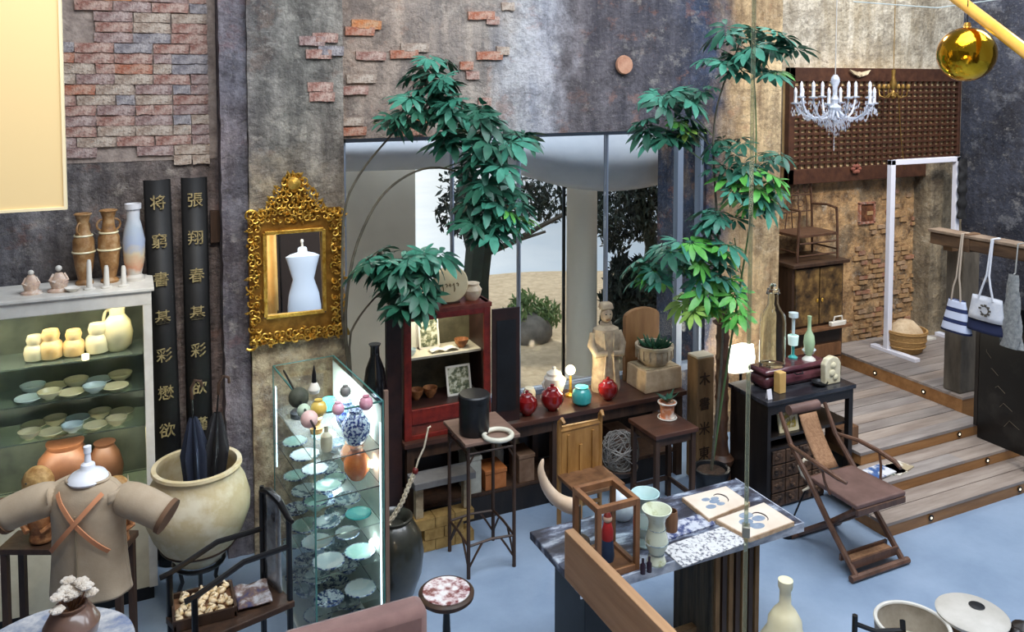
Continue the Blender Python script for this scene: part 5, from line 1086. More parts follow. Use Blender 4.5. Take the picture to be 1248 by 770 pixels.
MB().lathe([(0, 0), (.08, 0), (.10, .05), (.12, .22), (.13, .24), (.13, .27), (.11, .27), (.10, .24), (0, .24)], 28).build('pot', BLACKSATIN, t); MB().lathe([(0, .235), (.10, .238), (.10, .25), (0, .255)], 20).build('soil', SOIL, t)
stem([(882, 420), (878, 330), (872, 240), (868, 160), (878, 110), (900, 60), (905, 30)], dr_, .012, .004)
stem([(890, 420), (902, 350), (916, 260), (922, 190), (921, 120), (915, 40)], dr_, .010, .004, GSTEM)
U_ = lambda pts, r: MB().tube([at_d(a_, b_, dr_) - o0 for a_, b_ in pts], r, 5).build('branch', GSTEM, t)
U_([(868, 165), (845, 140), (820, 120)], .004); U_([(870, 205), (835, 180), (812, 168)], .004); U_([(876, 330), (850, 318), (822, 312)], .004); U_([(880, 380), (865, 368), (850, 352)], .004); U_([(905, 340), (900, 320), (895, 290)], .004)
plant_clusters(t, [(905, 45, 44, 18, 17, (0, 1), .95), (880, 75, 28, 18, 12, (0, 0, 1), .95), (935, 62, 28, 14, 9, (0, 1), .85), (925, 85, 26, 10, 6, (0, 2), .8), (818, 120, 34, 12, 13, (0, 1), .95), (812, 158, 34, 22, 17, (0, 1), .95), (835, 150, 16, 30, 6, (3, 2), .7), (855, 110, 20, 10, 5, (1,), .7),
                   (905, 185, 40, 18, 15, (0, 1), .9), (915, 225, 38, 22, 20, (0, 1, 2), .95), (875, 195, 18, 20, 5, (1,), .8), (885, 262, 30, 16, 10, (1, 0), .85), (930, 240, 22, 16, 7, (0,), .85),
                   (825, 308, 36, 18, 15, (0, 1, 2), .95), (860, 298, 30, 18, 10, (0, 2), .95), (790, 322, 22, 14, 6, (1, 0), .85), (800, 342, 24, 10, 6, (2, 0), .85), (868, 345, 28, 20, 14, (2, 0), .95), (858, 372, 24, 14, 10, (2, 3), .95), (882, 378, 24, 16, 8, (2,), .9), (895, 340, 20, 24, 6, (2, 1), .8)], 9, dr_)

# ================================================================== DESK AND THE RIGHT-HAND GROUP
dx0, dx1, dy0, dy1, dz = 3.97, 4.78, 4.31, 4.72, .80
t = thing('black_desk', 'black lacquered desk with open shelves beside the steps', 'desk', (dx0, dy0, 0)); W_, D_ = dx1 - dx0, dy1 - dy0
MB().ab(-.015, W_ + .015, -.015, D_, dz - .03, dz).build('top', mat('worn_black_top', (34, 34, 38), (84, 84, 90), 5, .22, lo=.45, hi=.75, stretch=(.4, 1.5, 1)), t, smooth=False, bevel=.004)
MB().ab(.0, .03, 0, D_ - .02, 0, dz - .03).build('side_panel', BLACKWOOD, t, smooth=False)
for x_, y_ in ((W_ - .04, 0), (W_ - .04, D_ - .06)): MB().ab(x_, x_ + .04, y_, y_ + .04, 0, dz - .03).build('leg', BLACKWOOD, t, smooth=False)
MB().ab(.03, W_ - .04, .0, .02, dz - .10, dz - .03).build('apron', BLACKWOOD, t, smooth=False)
MB().ab(.03, W_ - .0, .03, D_ - .03, .50, .52).build('shelf', BLACKWOOD, t, smooth=False)
MB().ab(.03, W_ - .04, D_ - .04, D_ - .02, .0, dz - .04).build('back_panel', BLACKWOOD, t, smooth=False)
# carved chest below
t = thing('carved_chest', 'dark carved relief chest standing under the black desk', 'chest', (dx0 + .05, dy0 + .03, 0)); CB = mat('carved_brown', (50, 38, 30), (108, 80, 60), 16, .6, bump=.7)
MB().ab(0, .52, 0, .28, 0, .44).build('body', BLACKWOOD, t, smooth=False, bevel=.004)
rnd = random.Random(6)
for i in range(4):
    for j in range(4):
        m = MB().ab(.02 + i * .125, .135 + i * .125, -.012, 0, .02 + j * .102, .112 + j * .102)
        for q in range(3): m.ball((.05 + i * .125 + rnd.uniform(0, .05), -.014, .05 + j * .102 + rnd.uniform(0, .04)), (rnd.uniform(.012, .024), .012, rnd.uniform(.012, .024)), 8)
        m.build('carved_panel', CB, t, smooth=False, bevel=.003)
q = at_y(967, 518, dy0 - .03)
t = thing('small_painting', 'small cream painting of yellow flowers leaning on the desk shelf', 'painting', (dx0 + .26, dy0 + .06, .521)); t.rotation_euler = (R(-12), 0, 0)
MB().ab(-.09, .09, 0, .012, 0, .17).build('canvas', mat('cream_canvas', (222, 208, 168), rough=.7), t, smooth=False); MB().ab(-.065, .065, -.002, 0, .025, .145).build('flowers', mat('yellow_flowers', (184, 160, 60), (222, 208, 170), 26, .7, c3=(130, 110, 60), lo=.42, hi=.58), t, smooth=False)
o_ = MB().ab(.0, .18, 0, .16, 0, .14).build('small_crate', MIDWOOD, smooth=False, bevel=.004, loc=(at_y(1030, 560, 4.34).x + .02, 4.40, .282)); tag(o_, 'small brown wooden crate on the landing beside the black desk', 'crate')
# on the desk
ZD = dz
q = at_z(955, 470, ZD)
t = thing('purple_box', 'long rounded purple lacquer box lying on the black desk', 'box', (dx0 + .42, dy0 + .25, ZD)); PU = mat('purple_lacquer', (74, 38, 44), (104, 60, 66), 6, .2, coat=.6)
MB().ab(-.30, .30, -.095, .095, 0, .10).build('body', PU, t, bevel=.035); MB().ab(-.305, .305, -.10, .10, .102, .145).build('lid', PU, t, bevel=.02); MB().tube([(-.04, -.098, .10), (-.03, -.115, .09), (.03, -.115, .09), (.04, -.098, .10)], .005, 6).build('handle', BLACK, t)
lidz = ZD + .146; pbx = dx0 + .42
gp = at_y(941, 440, dy0 + .25)
t = thing('glass_bottle', 'large clear glass bottle standing on the purple box', 'bottle', (max(gp.x, pbx - .20), dy0 + .25, lidz))
BP = [(.0, 0), (.085, 0), (.093, .012), (.094, .32), (.088, .37), (.055, .42), (.04, .45), (.038, .52), (.05, .525), (.05, .54), (.034, .54), (.032, .45), (.05, .415), (.082, .365), (.088, .32), (.087, .02), (0, .01)]
MB().lathe(BP, 36).build('body', BOTTLEGLASS, t)
MB().lathe([(.0, .541), (.042, .541), (.045, .56), (.03, .58), (.015, .60), (0, .605)], 20).build('stopper', BOTTLEGLASS, t)
t = thing('shell_lamp', 'small teal lamp with a pale shade beside the glass bottle', 'lamp', (pbx + .09, dy0 + .30, lidz)); MB().lathe([(.035, 0), (.035, .01), (.012, .025), (.012, .12)], 16).build('base', TURQ, t)
MB().lathe([(.035, .10), (.04, .17), (.03, .175)], 20, cap=False).build('shade', mat('pale_teal_shade', (206, 232, 226), rough=.5, emis=.35), t); MB().lathe([(.012, .18), (.012, .30), (.035, .31), (.035, .345), (0, .35)], 16).build('top_cup', PORCELAIN, t)
t = thing('celadon_vase', 'slender celadon vase on a white foot, right of the glass bottle', 'vase', (pbx + .17, dy0 + .22, lidz)); MB().lathe([(.05, 0), (.045, .01), (.018, .03)], 20).build('foot', WHITE, t)
MB().lathe([(.018, .03), (.036, .08), (.042, .13), (.036, .18), (.016, .22), (.012, .28), (.016, .33), (.012, .33)], 20).build('body', mat('celadon', (166, 196, 150), (196, 214, 176), 5, .25, coat=.4), t)
single('shell', 'pale spiral shell lying behind the celadon vase', 'shell', (pbx + .25, dy0 + .30, lidz), MB().lathe([(.0, 0), (.03, .01), (.045, .04), (.03, .06), (.012, .09), (0, .1)], 14, sx=1.3), PORCELAIN)
t = thing('carved_plaque', 'cream carved arch-shaped plaque at the right end of the desk', 'plaque', (dx1 - .14, dy0 + .06, ZD)); MB().prism([(-.075, 0), (.075, 0), (.078, .15), (.05, .19), (0, .205), (-.05, .19), (-.078, .15)], 0, .05, TR(0, .05, 0, R(90))).build('plaque_body', mat('ivory_stone', (206, 194, 158), (226, 216, 188), 12, .6, bump=.3), t, smooth=False, bevel=.008)
for x_, z_, r_ in ((0, .14, .026), (-.01, .085, .03), (.02, .05, .024)): MB().ball((x_, -.0, z_), (r_, .014, r_), 12).build('relief', mat('ivory_relief_%d' % int(z_ * 100), (216, 206, 172), rough=.6), t)
q = at_z(955, 480, ZD); single('beeswax_block', 'upright honey yellow wax block in front of the purple box', 'block', (q.x, dy0 + .105, ZD), MB().ab(-.03, .03, -.03, .03, 0, .15), mat('honey_wax', (206, 160, 90), (222, 184, 118), 6, .5), bevel=.004)
q = at_z(939, 487, ZD); single('price_card', 'small white folded card at the front of the black desk', 'card', (q.x, q.y + .015, ZD), MB()._add([(-.02, -.012, 0), (.02, -.012, 0), (.02, 0, .07), (-.02, 0, .07), (.02, .014, 0), (-.02, .014, 0)], [(0, 1, 2, 3), (3, 2, 4, 5)]), mat('white_card', (236, 232, 236), rough=.6), smooth=False, solid=.001)
single('black_dish', 'low black dish beside the carved plaque on the desk', 'dish', (dx0 + .56, dy0 + .08, ZD), MB().lathe(bowl_prof(.06, .03), 20), BLACKSATIN)
q = at_y(903, 435, 5.05)
t = thing('glowing_box_lamp', 'frosted white lamp glowing against the wall behind the desk', 'lamp', (q.x, 5.05, 0)); 
MB().ab(-.045, .045, -.05, .05, .0, .02).build('foot', BLACK, t, smooth=False); MB().tube([(0, 0, .02), (0, 0, q.z - .12)], .012, 8).build('pole', BLACK, t)
MB().lathe([(.0, q.z - .12), (.10, q.z - .11), (.115, q.z - .02), (.10, q.z + .09), (.02, q.z + .11)], 24, sx=1.2, sy=.5).build('shade', mat('frosted_glow', (255, 252, 238), emis=3.0), t); point('wall_wash', (q.x + .05, 5.22, q.z), 9, (1, .93, .78), .06)

# folding chair (a reclining cross-legged armchair)
fo = Vector((4.12, 3.48, 0)); t = thing('folding_chair', 'brown cross-legged folding armchair with a rolled headrest', 'chair', fo); hw = .20
FW = mat('aged_brown_wood', (76, 52, 40), (112, 80, 62), 14, .45, stretch=(1, 1, .3), bump=.15); LEA = mat('worn_leather', (94, 70, 62), (120, 92, 84), 5, .5, bump=.15); CANE = mat('woven_back', (138, 100, 70), (164, 124, 90), 40, .7, bump=.4)
for k in (-1, 1):
    MB().tube([(k * hw, 0, .025), (k * hw, .22, .25), (k * hw, .40, .46), (k * hw, .56, .62), (k * hw, .66, .80)], [.019, .019, .019, .017, .013], 8).build('back_leg_rail', FW, t)
    MB().tube([(k * (hw - .035), .52, .025), (k * (hw - .035), .24, .24), (k * (hw - .03), .02, .43)], .018, 8).build('cross_leg', FW, t)
    MB().tube([(k * (hw + .01), .55, .62), (k * (hw + .045), .40, .625), (k * (hw + .055), .25, .615), (k * (hw + .05), .12, .60), (k * (hw + .03), .06, .585)], [.012, .015, .016, .016, .011], 8).build('armrest', FW, t)
    MB().tube([(k * (hw + .02), .20, .45), (k * (hw + .045), .22, .53), (k * (hw + .05), .24, .61)], .009, 6).build('arm_support', FW, t)
MB().prism([(-hw - .01, .0), (hw + .01, .0), (hw - .01, .41), (-hw + .01, .41)], .44, .47).build('seat', LEA, t, smooth=False, bevel=.008)
MB().ab(-hw - .005, hw + .005, -.005, .02, .40, .44).build('seat_rail', FW, t, smooth=False, bevel=.004)
MB().tube([(-hw - .045, .0, .022), (hw + .045, .0, .022)], .021, 8).build('foot_rail', FW, t); MB().tube([(-hw - .02, .52, .022), (hw + .02, .52, .022)], .021, 8).build('rear_foot_rail', FW, t)
MB().ab(-hw + .02, hw - .02, .05, .12, .065, .085).build('footrest', CANE, t, smooth=False, bevel=.003); MB().ab(-hw, hw, .035, .05, .05, .10).ab(-hw, hw, .12, .135, .06, .10).build('footrest_frame', FW, t, smooth=False)
MB().sheet(lambda u, v: (-.075 + .15 * u, .415 + .2 * v + .02 * math.sin(v * PI), .475 + .30 * v), 6, 8).build('back_splat', CANE, t, solid=.012)
MB().tube([(-.13, .655, .80), (.13, .655, .80)], .034, 12).build('headrest', LEA, t)
MB().tube([(-hw, .40, .46), (hw, .40, .46)], .012, 6).build('back_crossbar', FW, t)
# white hook
q = at_d(985, 575, 5.3)
t = thing('white_hook', 'curved white antler hook leaning between chair and desk', 'ornament', (q.x - .02, q.y + .16, 0)); b0 = Vector(t.location)
MB().tube([at_d(a_, b_, 5.42) - b0 for a_, b_ in ((990, 560), (980, 560), (974, 568), (978, 578), (986, 586), (986, 594), (978, 598))], [.008, .011, .012, .012, .011, .010, .006], 8).build('hook', IVO, t); MB().tube([at_d(982, 596, 5.42) - b0, Vector((0, 0, .02))], .006, 6).lathe([(.05, 0), (.05, .02), (.01, .03)], 12).build('stand', BLACK, t)
# magazines on the steps
MG = [mat('magazine_' + n, a, b_, 9, .35, lo=.46, hi=.54) for n, a, b_ in (('blue', (60, 96, 150), (220, 220, 220)), ('green', (60, 90, 76), (214, 206, 186)), ('white', (226, 220, 206), (176, 160, 130)))]
for k, (px, py, zz, a, nm) in enumerate(((1072, 578, .19, .2, 'blue and white magazine, top of the pile on the step'), (1080, 572, .19, -.25, 'dark green magazine, bottom of the pile on the step'), (1098, 588, .19, .5, 'cream booklet lying beside the magazines on the step'))):
    p = at_z(px, py, zz); z_ = Z[1] + (.0015 if k else .0125) ; o_ = MB().ab(-.11, .11, -.07, .07, 0, .009).build('magazine' if k < 2 else 'booklet', MG[k], smooth=False, loc=(max(p.x, 4.68) + (.16 if k == 2 else 0), 4.13, z_ + .0), rz=a * .5); tag(o_, nm, 'magazine' if k < 2 else 'booklet')
# dresser and bamboo chair in the recess
ex0, ex1, ey0, ey1, eb, et = 5.34, 5.96, 5.50, 5.93, .28, 1.39
t = thing('old_dresser', 'old brown lacquer cupboard with crackled doors on the landing', 'cupboard', (ex0, ey0, eb)); W_, D_, H_ = ex1 - ex0, ey1 - ey0, et - eb
CRK = mat('crackled_lacquer', (40, 30, 20), (132, 104, 60), 9, .5, bump=.5, c3=(88, 66, 38))
MB().ab(0, W_, 0.02, D_, .02, H_ - .03).build('carcass', DARKWOOD, t, smooth=False); MB().ab(-.03, W_ + .03, -.03, D_, H_ - .03, H_).build('top', DARKWOOD, t, smooth=False, bevel=.004)
for k in (0, 1):
    d_ = MB().ab(.03 + k * (W_ / 2 - .02), W_ / 2 - .006 + k * (W_ / 2 - .024), 0, .02, .54, H_ - .05).build('door', CRK, t, smooth=False, bevel=.003); MB().ball((W_ / 2 - .03 + k * .06, -.008, .76), (.012, .01, .02), 8).build('handle', GOLD, d_)
MB().ab(-.02, W_ + .05, -.06, .02, .49, .515).build('ledge', MIDWOOD, t, smooth=False, bevel=.003)
MB().ab(.03, W_ - .03, .0, .02, .22, .34).build('drawer', MIDWOOD, t, smooth=False, bevel=.003); MB().ab(.03, W_ - .03, .0, .02, .04, .20).build('drawer', MIDWOOD, t, smooth=False, bevel=.003)
MB().ab(.04, W_ - .04, .012, .02, .36, .48).build('niche', BLACKWOOD, t, smooth=False)
q = at_y(1022, 404, ey0 - .02)
t = thing('iron_ornament', 'small white flatiron-shaped ornament in the cupboard niche', 'ornament', (q.x - .02, ey0 - .035, eb + .515)); MB().prism([(-.10, -.02), (.06, -.022), (.10, 0), (.06, .022), (-.10, .02)], 0, .035).build('sole', WHITE, t, smooth=False, bevel=.003); MB().tube([(-.06, 0, .035), (-.05, 0, .08), (.04, 0, .08), (.05, 0, .035)], .007, 6).build('handle', WHITE, t)
BAM = mat('dark_bamboo', (66, 44, 32), (96, 68, 50), 16, .45)
t = thing('bamboo_armchair', 'ornate dark bamboo armchair stored on top of the old cupboard', 'chair', ((ex0 + ex1) / 2 + .02, 5.72, et)); t.scale = (1.12, 1, 1.12); hh = .76
for a_ in (-.22, .22): MB().tube([(a_, -.17, 0), (a_ * .95, -.17, .30), (a_ * .9, -.17, .42)], .012, 6).build('front_leg', BAM, t); MB().tube([(a_, .14, 0), (a_ * .98, .15, .35), (a_ * .85, .16, hh)], .012, 6).build('back_leg', BAM, t)
MB().ab(-.22, .22, -.18, .15, .20, .222).build('seat', BAM, t, smooth=False, bevel=.004); MB().tube([(-.19, .16, hh - .02), (0, .17, hh + .01), (.19, .16, hh - .02)], .013, 6).build('crest_rail', BAM, t)
m = MB()
for k in range(5): x_ = -.14 + k * .07; m.tube([(x_ * 1.15, .15, .22), (x_ + .02 * math.sin(k * 2), .155, .42), (x_ * .9, .16, .60), (x_, .16, hh - .02)], .006, 5)
for z_ in (.36, .5, .62): m.tube([(-.2, .155, z_), (.2, .155, z_)], .007, 5)
for k in range(6): m.tube([(math.cos(a) * .035 - .15 + .06 * k, .155, .43 + .03 * math.sin(a) + (.12 if k % 2 else 0)) for a in [i * PI / 5 for i in range(10)]], .005, 4, closed=True)
m.build('back_lattice', BAM, t)
for k in (-1, 1): MB().tube([(k * .21, .15, .42), (k * .235, -.02, .43), (k * .20, -.17, .42)], .011, 6).build('armrest', BAM, t); MB().tube([(k * .215, -.17, .08), (k * .215, .14, .08)], .008, 5).tube([(-.2, -.17, .05 * (k + 2)), (.2, -.17, .05 * (k + 2))], .008, 5).build('stretcher', BAM, t)

# white garment rack, basket
ry = 5.56; p = at_y(1081, 436, ry); qx = at_y(1166, 200, ry); zt = at_y(1085, 195, ry).z
t = thing('white_rack', 'white metal garment rack on the upper platform', 'rack', (p.x, ry, .41)); H_ = zt - .41; W_ = qx.x - p.x
for x_ in (0, W_):
    MB().ab(x_ - .03, x_ + .03, -.025, .025, .03, H_).build('post', WHITEMETAL, t, smooth=False, bevel=.004); MB().ab(x_ - .035, x_ + .035, -.34, .17, 0, .035).build('foot', WHITEMETAL, t, smooth=False, bevel=.004)
MB().ab(-.03, W_ + .03, -.025, .025, H_ - .05, H_).build('top_bar', WHITEMETAL, t, smooth=False, bevel=.004)
t2 = thing('black_garment', 'black ruffled garment hanging at the right end of the white rack', 'garment', (qx.x + .01, ry - .0, .41 + H_ - .62)); MB().sheet(lambda u, v: ((.05 + .012 * math.sin(v * 30)) * math.cos(u * 2 * PI), (.03 + .008 * math.sin(v * 24 + 2)) * math.sin(u * 2 * PI) - .062, .60 * v), 20, 40).build('fabric', mat('black_cloth', (20, 20, 22), (40, 40, 42), 20, .9), t2); MB().tube([(0, -.06, .58), (0, -.05, .64), (0, 0, .635), (0, .03, .625)], .005, 5).build('hook', BLACK, t2)
BAS = mat('straw', (150, 112, 62), (184, 146, 92), 50, .8, stretch=(1, 1, 3), bump=.6)
p = at_z(1109, 431, .41); p = Vector((p.x + .03, p.y + .08, .41))
t = thing('straw_basket', 'round straw basket under the white rack', 'basket', p)
MB().lathe([(0, 0), (.13, 0), (.15, .02), (.185, .12), (.19, .19), (.198, .195), (.198, .22), (.18, .22), (.17, .12), (.12, .03), (0, .03)], 36).build('body', BAS, t)
for z_ in (.07, .13, .2): MB().tube([(math.cos(a) * (.165 + z_ * .14), math.sin(a) * (.165 + z_ * .14), z_) for a in [i * PI / 18 for i in range(36)]], .008, 6, closed=True).build('coil', BAS, t)
MB().lathe([(0, .18), (.165, .18), (.14, .23), (.07, .30), (0, .31)], 28).build('wool_fill', mat('raw_wool', (176, 150, 118), (206, 184, 152), 12, 1, bump=1.0), t)
single('white_mat', 'white board lying on the platform beyond the straw basket', 'board', (p.x + .42, 5.70, .412), MB().box((0, 0, .008), (.34, .16, .015)), WHITE, smooth=False)

# rail, bags, black panel on the right
rx = 6.05
stp = at_x(1176, 500, rx + .12)
t = thing('stone_post', 'grey weathered square post at the corner of the platform', 'post', (6.34, 4.60, .41)); WS = mat('grey_weathered', (70, 64, 56), (104, 96, 84), 8, .85, bump=.5, stretch=(1, 1, .3))
MB().box((0, 0, .63), (.20, .16, 1.26)).build('shaft', WS, t, smooth=False, bevel=.01)
bzz = at_x(1200, 296, rx).z
t = thing('carved_beam', 'old carved brown beam resting across two posts, with bags hung from it', 'beam', (rx, 0, 1.68)); WBm = mat('old_beam', (70, 50, 34), (116, 88, 62), 10, .7, stretch=(1, .2, 1), bump=.5)
MB().ab(-.05, .07, 3.75, 4.66, 0, .10).build('beam_body', WBm, t, smooth=False, bevel=.012); MB().ab(-.065, .085, 3.75, 4.67, .10, .125).build('top_moulding', mat('beam_top', (112, 94, 78), (144, 124, 104), 10, .7), t, smooth=False, bevel=.005); MB().ab(-.058, .078, 4.30, 4.36, -.01, .135).build('collar', WBm, t, smooth=False, bevel=.004)
MB().ab(.08, .16, 4.55, 4.63, -.06, .0).build('bracket', WBm, t, smooth=False); MB().ab(.05, .3, 4.54, 4.66, 0, .06).build('tenon', WBm, t, smooth=False)
t = thing('marble_slab', 'black marble-veined slab standing on the steps below the beam', 'panel', (rx + .02, 0, .28)); MBL = mat('black_marble', (14, 15, 16), (54, 52, 48), 4, .35, lo=.52, hi=.80)
MB().ab(0, .03, 3.86, 4.24, -.09, 1.02).build('panel_body', MBL, t, smooth=False); 
for k in range(5): MB().tube([(-.003, 3.9 + .06 * k, .1 + .12 * k), (-.003, 3.98 + .05 * k, .14 + .12 * k), (-.003, 4.02 + .04 * k, .08 + .14 * k)], .0018, 4).build('vein', mat('vein_%d' % k, (110, 100, 84), rough=.5), t)
MB().ab(-.0, .03, 4.245, 4.275, .0, 1.02).build('edge_post', BLACKWOOD, t, smooth=False)
pe = at_x(1243, 600, 5.98)
t = thing('green_post', 'grey green square post at the right edge carrying the beam', 'post', (6.02, 3.80, .10)); MB().box((.02, 0, .79), (.05, .05, 1.575)).build('shaft', mat('grey_green', (84, 94, 82), (108, 116, 102), 5, .6), t, smooth=False, bevel=.004)
def hung(px, py): return at_x(px, py, rx - .11)
# white tote with navy base
NV = mat('navy_canvas', (24, 32, 62), rough=.9); WC = mat('white_canvas', (206, 208, 214), (190, 194, 204), 30, .9, bump=.1)
c_ = hung(1203, 370); t = thing('white_tote_bag', 'white tote bag with a navy base and black emblem hung from the beam', 'bag', (rx - .11, c_.y, c_.z - .22))
def bag(w0, w1, h0, h1, dp_b):
    return lambda u, v: ((dp_b * (1 - v * .7)) * math.sin(u * 2 * PI), (w0 + (w1 - w0) * v) * (abs(math.cos(u * 2 * PI)) ** .6) * (1 if math.cos(u * 2 * PI) > 0 else -1), h0 + (h1 - h0) * v)
MB().sheet(bag(.155, .15, .0, .09, .055), 28, 4).build('navy_base', NV, t, solid=.003); MB().sheet(bag(.15, .12, .09, .27, .04), 28, 5).build('canvas_body', WC, t, solid=.003)
MB().sheet(lambda u, v: (.055 * (2 * v - 1) * math.sin(PI * u), -.155 + .31 * u, .001), 14, 2).build('bag_bottom', NV, t)
zb = 1.80 - t.location.z
for sx__ in (-1, 1): MB().tube([(sx__ * .012, .05, .255), (sx__ * .012, .02, .38), (sx__ * .04 if sx__ > 0 else -.02, .0, zb - .10), (.05 + .0 * sx__, .0, zb + .025), (sx__ * .02 - .0, -.01, zb - .06), (sx__ * .012, -.05, .255)] if False else [(-.018, sx__ * .06, .25), (-.012, sx__ * .03, .36), (.0, sx__ * .01, .44), (.04, sx__ * .004, zb + .012), (.12, sx__ * .004, zb + .012)], .008, 6).build('strap', WC, t)
em = MB()
for k in range(9):
    a = k * 2 * PI / 9 + .3
    if k in (0, 1, 2, 3, 4, 5, 6, 7): em.box((-.046, -.012 + .040 * math.cos(a), .175 + .040 * math.sin(a)), (.005, .020, .014), None)
em.tube([(-.046, -.012 + .032 * math.cos(a), .175 + .032 * math.sin(a)) for a in [i * PI / 10 for i in range(3, 20)]], .005, 5).build('emblem', BLACK, t)
SB = bpy.data.materials.new('navy_white_stripes'); SB.use_nodes = True; nt = SB.node_tree; bs = nt.nodes['Principled BSDF']; bs.inputs['Roughness'].default_value = .9
tc = nt.nodes.new('ShaderNodeTexCoord'); sp_ = nt.nodes.new('ShaderNodeSeparateXYZ'); md_ = nt.nodes.new('ShaderNodeMath'); md_.operation = 'PINGPONG'; md_.inputs[1].default_value = .045; rr_ = nt.nodes.new('ShaderNodeValToRGB'); rr_.color_ramp.interpolation = 'CONSTANT'
e = rr_.color_ramp.elements; e[0].position = 0; e[0].color = lin((30, 42, 84)); e[1].position = .013; e[1].color = lin((196, 204, 226))
nt.links.new(tc.outputs['Object'], sp_.inputs[0]); nt.links.new(sp_.outputs[2], md_.inputs[0]); nt.links.new(md_.outputs[0], rr_.inputs[0]); nt.links.new(rr_.outputs[0], bs.inputs[0])
c_ = hung(1172, 374); t = thing('striped_bag', 'navy and white striped bag hung from the beam, left of the tote', 'bag', (rx - .11, c_.y + .04, c_.z - .21)); MB().sheet(bag(.13, .07, .0, .26, .05), 28, 10).build('striped_body', SB, t, solid=.003)
zb = 1.80 - t.location.z
for k in (-1, 1): MB().tube([(-.015, k * .04, .25), (-.01, k * .03, .36), (0, k * .012, .44), (.04, k * .005, zb + .012), (.12, k * .005, zb + .012)], .007, 6).build('strap', mat('rope_%d' % (k + 2), (170, 156, 140), rough=.9), t)
c_ = hung(1234, 375); t = thing('net_bag', 'long sheer grey net bag hung from the beam, right of the tote', 'bag', (rx - .11, c_.y, c_.z - .30)); MB().sheet(lambda u, v: (.035 * math.sin(u * 2 * PI) * (1 - .6 * v), (.085 - .05 * v) * math.cos(u * 2 * PI) * (1 + .15 * math.sin(v * 20 + u * 30)), .55 * v), 30, 24).build('net_body', mat('grey_net', (120, 124, 126), (164, 166, 164), 40, .9, alpha=.75), t)
zb = 1.80 - t.location.z; MB().tube([(0, 0, .55), (.02, 0, min(.56, zb - .1)), (.04, 0, zb + .012), (.12, 0, zb + .012)], .005, 6).build('strap', mat('grey_cord', (150, 150, 146), rough=.9), t)

# ================================================================== HANGING THINGS
ch = at_d(1018, 96, 6.0)
t = thing('crystal_chandelier', 'clear crystal chandelier with candle arms hanging before the lattice', 'chandelier', (ch.x, ch.y, ch.z - .22)); CR = mat('crystal', (214, 222, 240), (240, 244, 252), 20, .08, trans=.45, coat=1)
MB().lathe([(.005, -.10), (.02, -.08), (.012, -.05), (.04, -.02), (.05, .01), (.02, .04), (.03, .07), (.016, .10), (.018, .16), (.035, .20), (.028, .23), (.012, .25)], 16).build('column', CR, t)
MB().tube([(0, 0, .25), (0, 0, 1.9)], .004, 6).build('cable', mat('pale_cable', (180, 176, 170), rough=.5), t)
rnd = random.Random(14); drops = MB()
def drop(x, y, z_, s): drops._add([(x, y, z_ + s), (x + s * .4, y, z_), (x, y + s * .4, z_), (x - s * .4, y, z_), (x, y - s * .4, z_), (x, y, z_ - s)], [(0, 1, 2), (0, 2, 3), (0, 3, 4), (0, 4, 1), (5, 2, 1), (5, 3, 2), (5, 4, 3), (5, 1, 4)])
for k in range(12):
    a = k * PI / 6 + .1; r_ = .29 if k % 2 else .235; zo = .0 if k % 2 else .045; c_, s_ = math.cos(a), math.sin(a)
    ar = MB().tube([(c_ * r_ * f_, s_ * r_ * f_, z_) for f_, z_ in ((.08, .0), (.3, -.06), (.6, -.07), (.85, -.03), (1, .03 + zo))], .007, 6).build('arm', CR, t)
    MB().lathe([(.0, .03 + zo), (.03, .035 + zo), (.034, .045 + zo), (.012, .05 + zo)], 10, TR(c_ * r_, s_ * r_, 0)).build('drip_pan', CR, ar)
    MB().lathe([(.011, .05 + zo), (.011, .115 + zo), (.013, .12 + zo), (.009, .145 + zo), (0, .16 + zo)], 8, TR(c_ * r_, s_ * r_, 0)).build('candle', mat('candle_white_%d' % k, (236, 238, 246), rough=.4) if k == 0 else bpy.data.materials['candle_white_0'], ar)
    for q in range(16): drop(c_ * r_ + rnd.uniform(-.03, .03), s_ * r_ + rnd.uniform(-.03, .03), .02 + zo - rnd.uniform(.01, .07), .014)
    a2 = (k + 1) * PI / 6 + .1
    for q in range(13):
        f_ = q / 12; drop((math.cos(a) * (1 - f_) + math.cos(a2) * f_) * r_ * .8, (math.sin(a) * (1 - f_) + math.sin(a2) * f_) * r_ * .8, -.02 - .06 * math.sin(f_ * PI), .012)
for k in range(240):
    a = rnd.uniform(0, 6.28); r_ = rnd.uniform(.02, .2); drop(r_ * math.cos(a), r_ * math.sin(a), -.06 - (.2 - r_) * rnd.uniform(.2, .8), .013)
for k in range(10): drop(0, 0, -.10 - .022 * k, .014)
stuff(drops.build('crystal_drops', CR, t))
ch = at_y(1089, 90, 5.62)
t = thing('small_brass_chandelier', 'small brass chandelier with a long chain hanging before the lattice', 'chandelier', (ch.x, 5.62, ch.z - .08)); BRS = mat('old_brass', (128, 98, 46), (164, 132, 72), 20, .4, metal=.7)
MB().lathe([(.01, -.16), (.03, -.13), (.012, -.08), (.035, -.02), (.015, .05), (.02, .12)], 12).build('column', BRS, t)
for k in range(6): a = k * PI / 3; MB().tube([(math.cos(a) * r_, math.sin(a) * r_, z_) for r_, z_ in ((.02, -.10), (.07, -.15), (.12, -.13), (.13, -.06))], .006, 5).lathe([(.018, -.06), (.02, -.05), (.01, -.02)], 8, TR(math.cos(a) * .13, math.sin(a) * .13, 0)).build('arm', BRS, t)
MB().tube([(0, 0, .12), (0, 0, 1.5)], .004, 5).build('cable', BRS, t); MB().tube([(.05, -.02, -.14), (.10, -.02, -.55), (.16, -.02, -.85)], .004, 5).build('loose_chain', BRS, t)
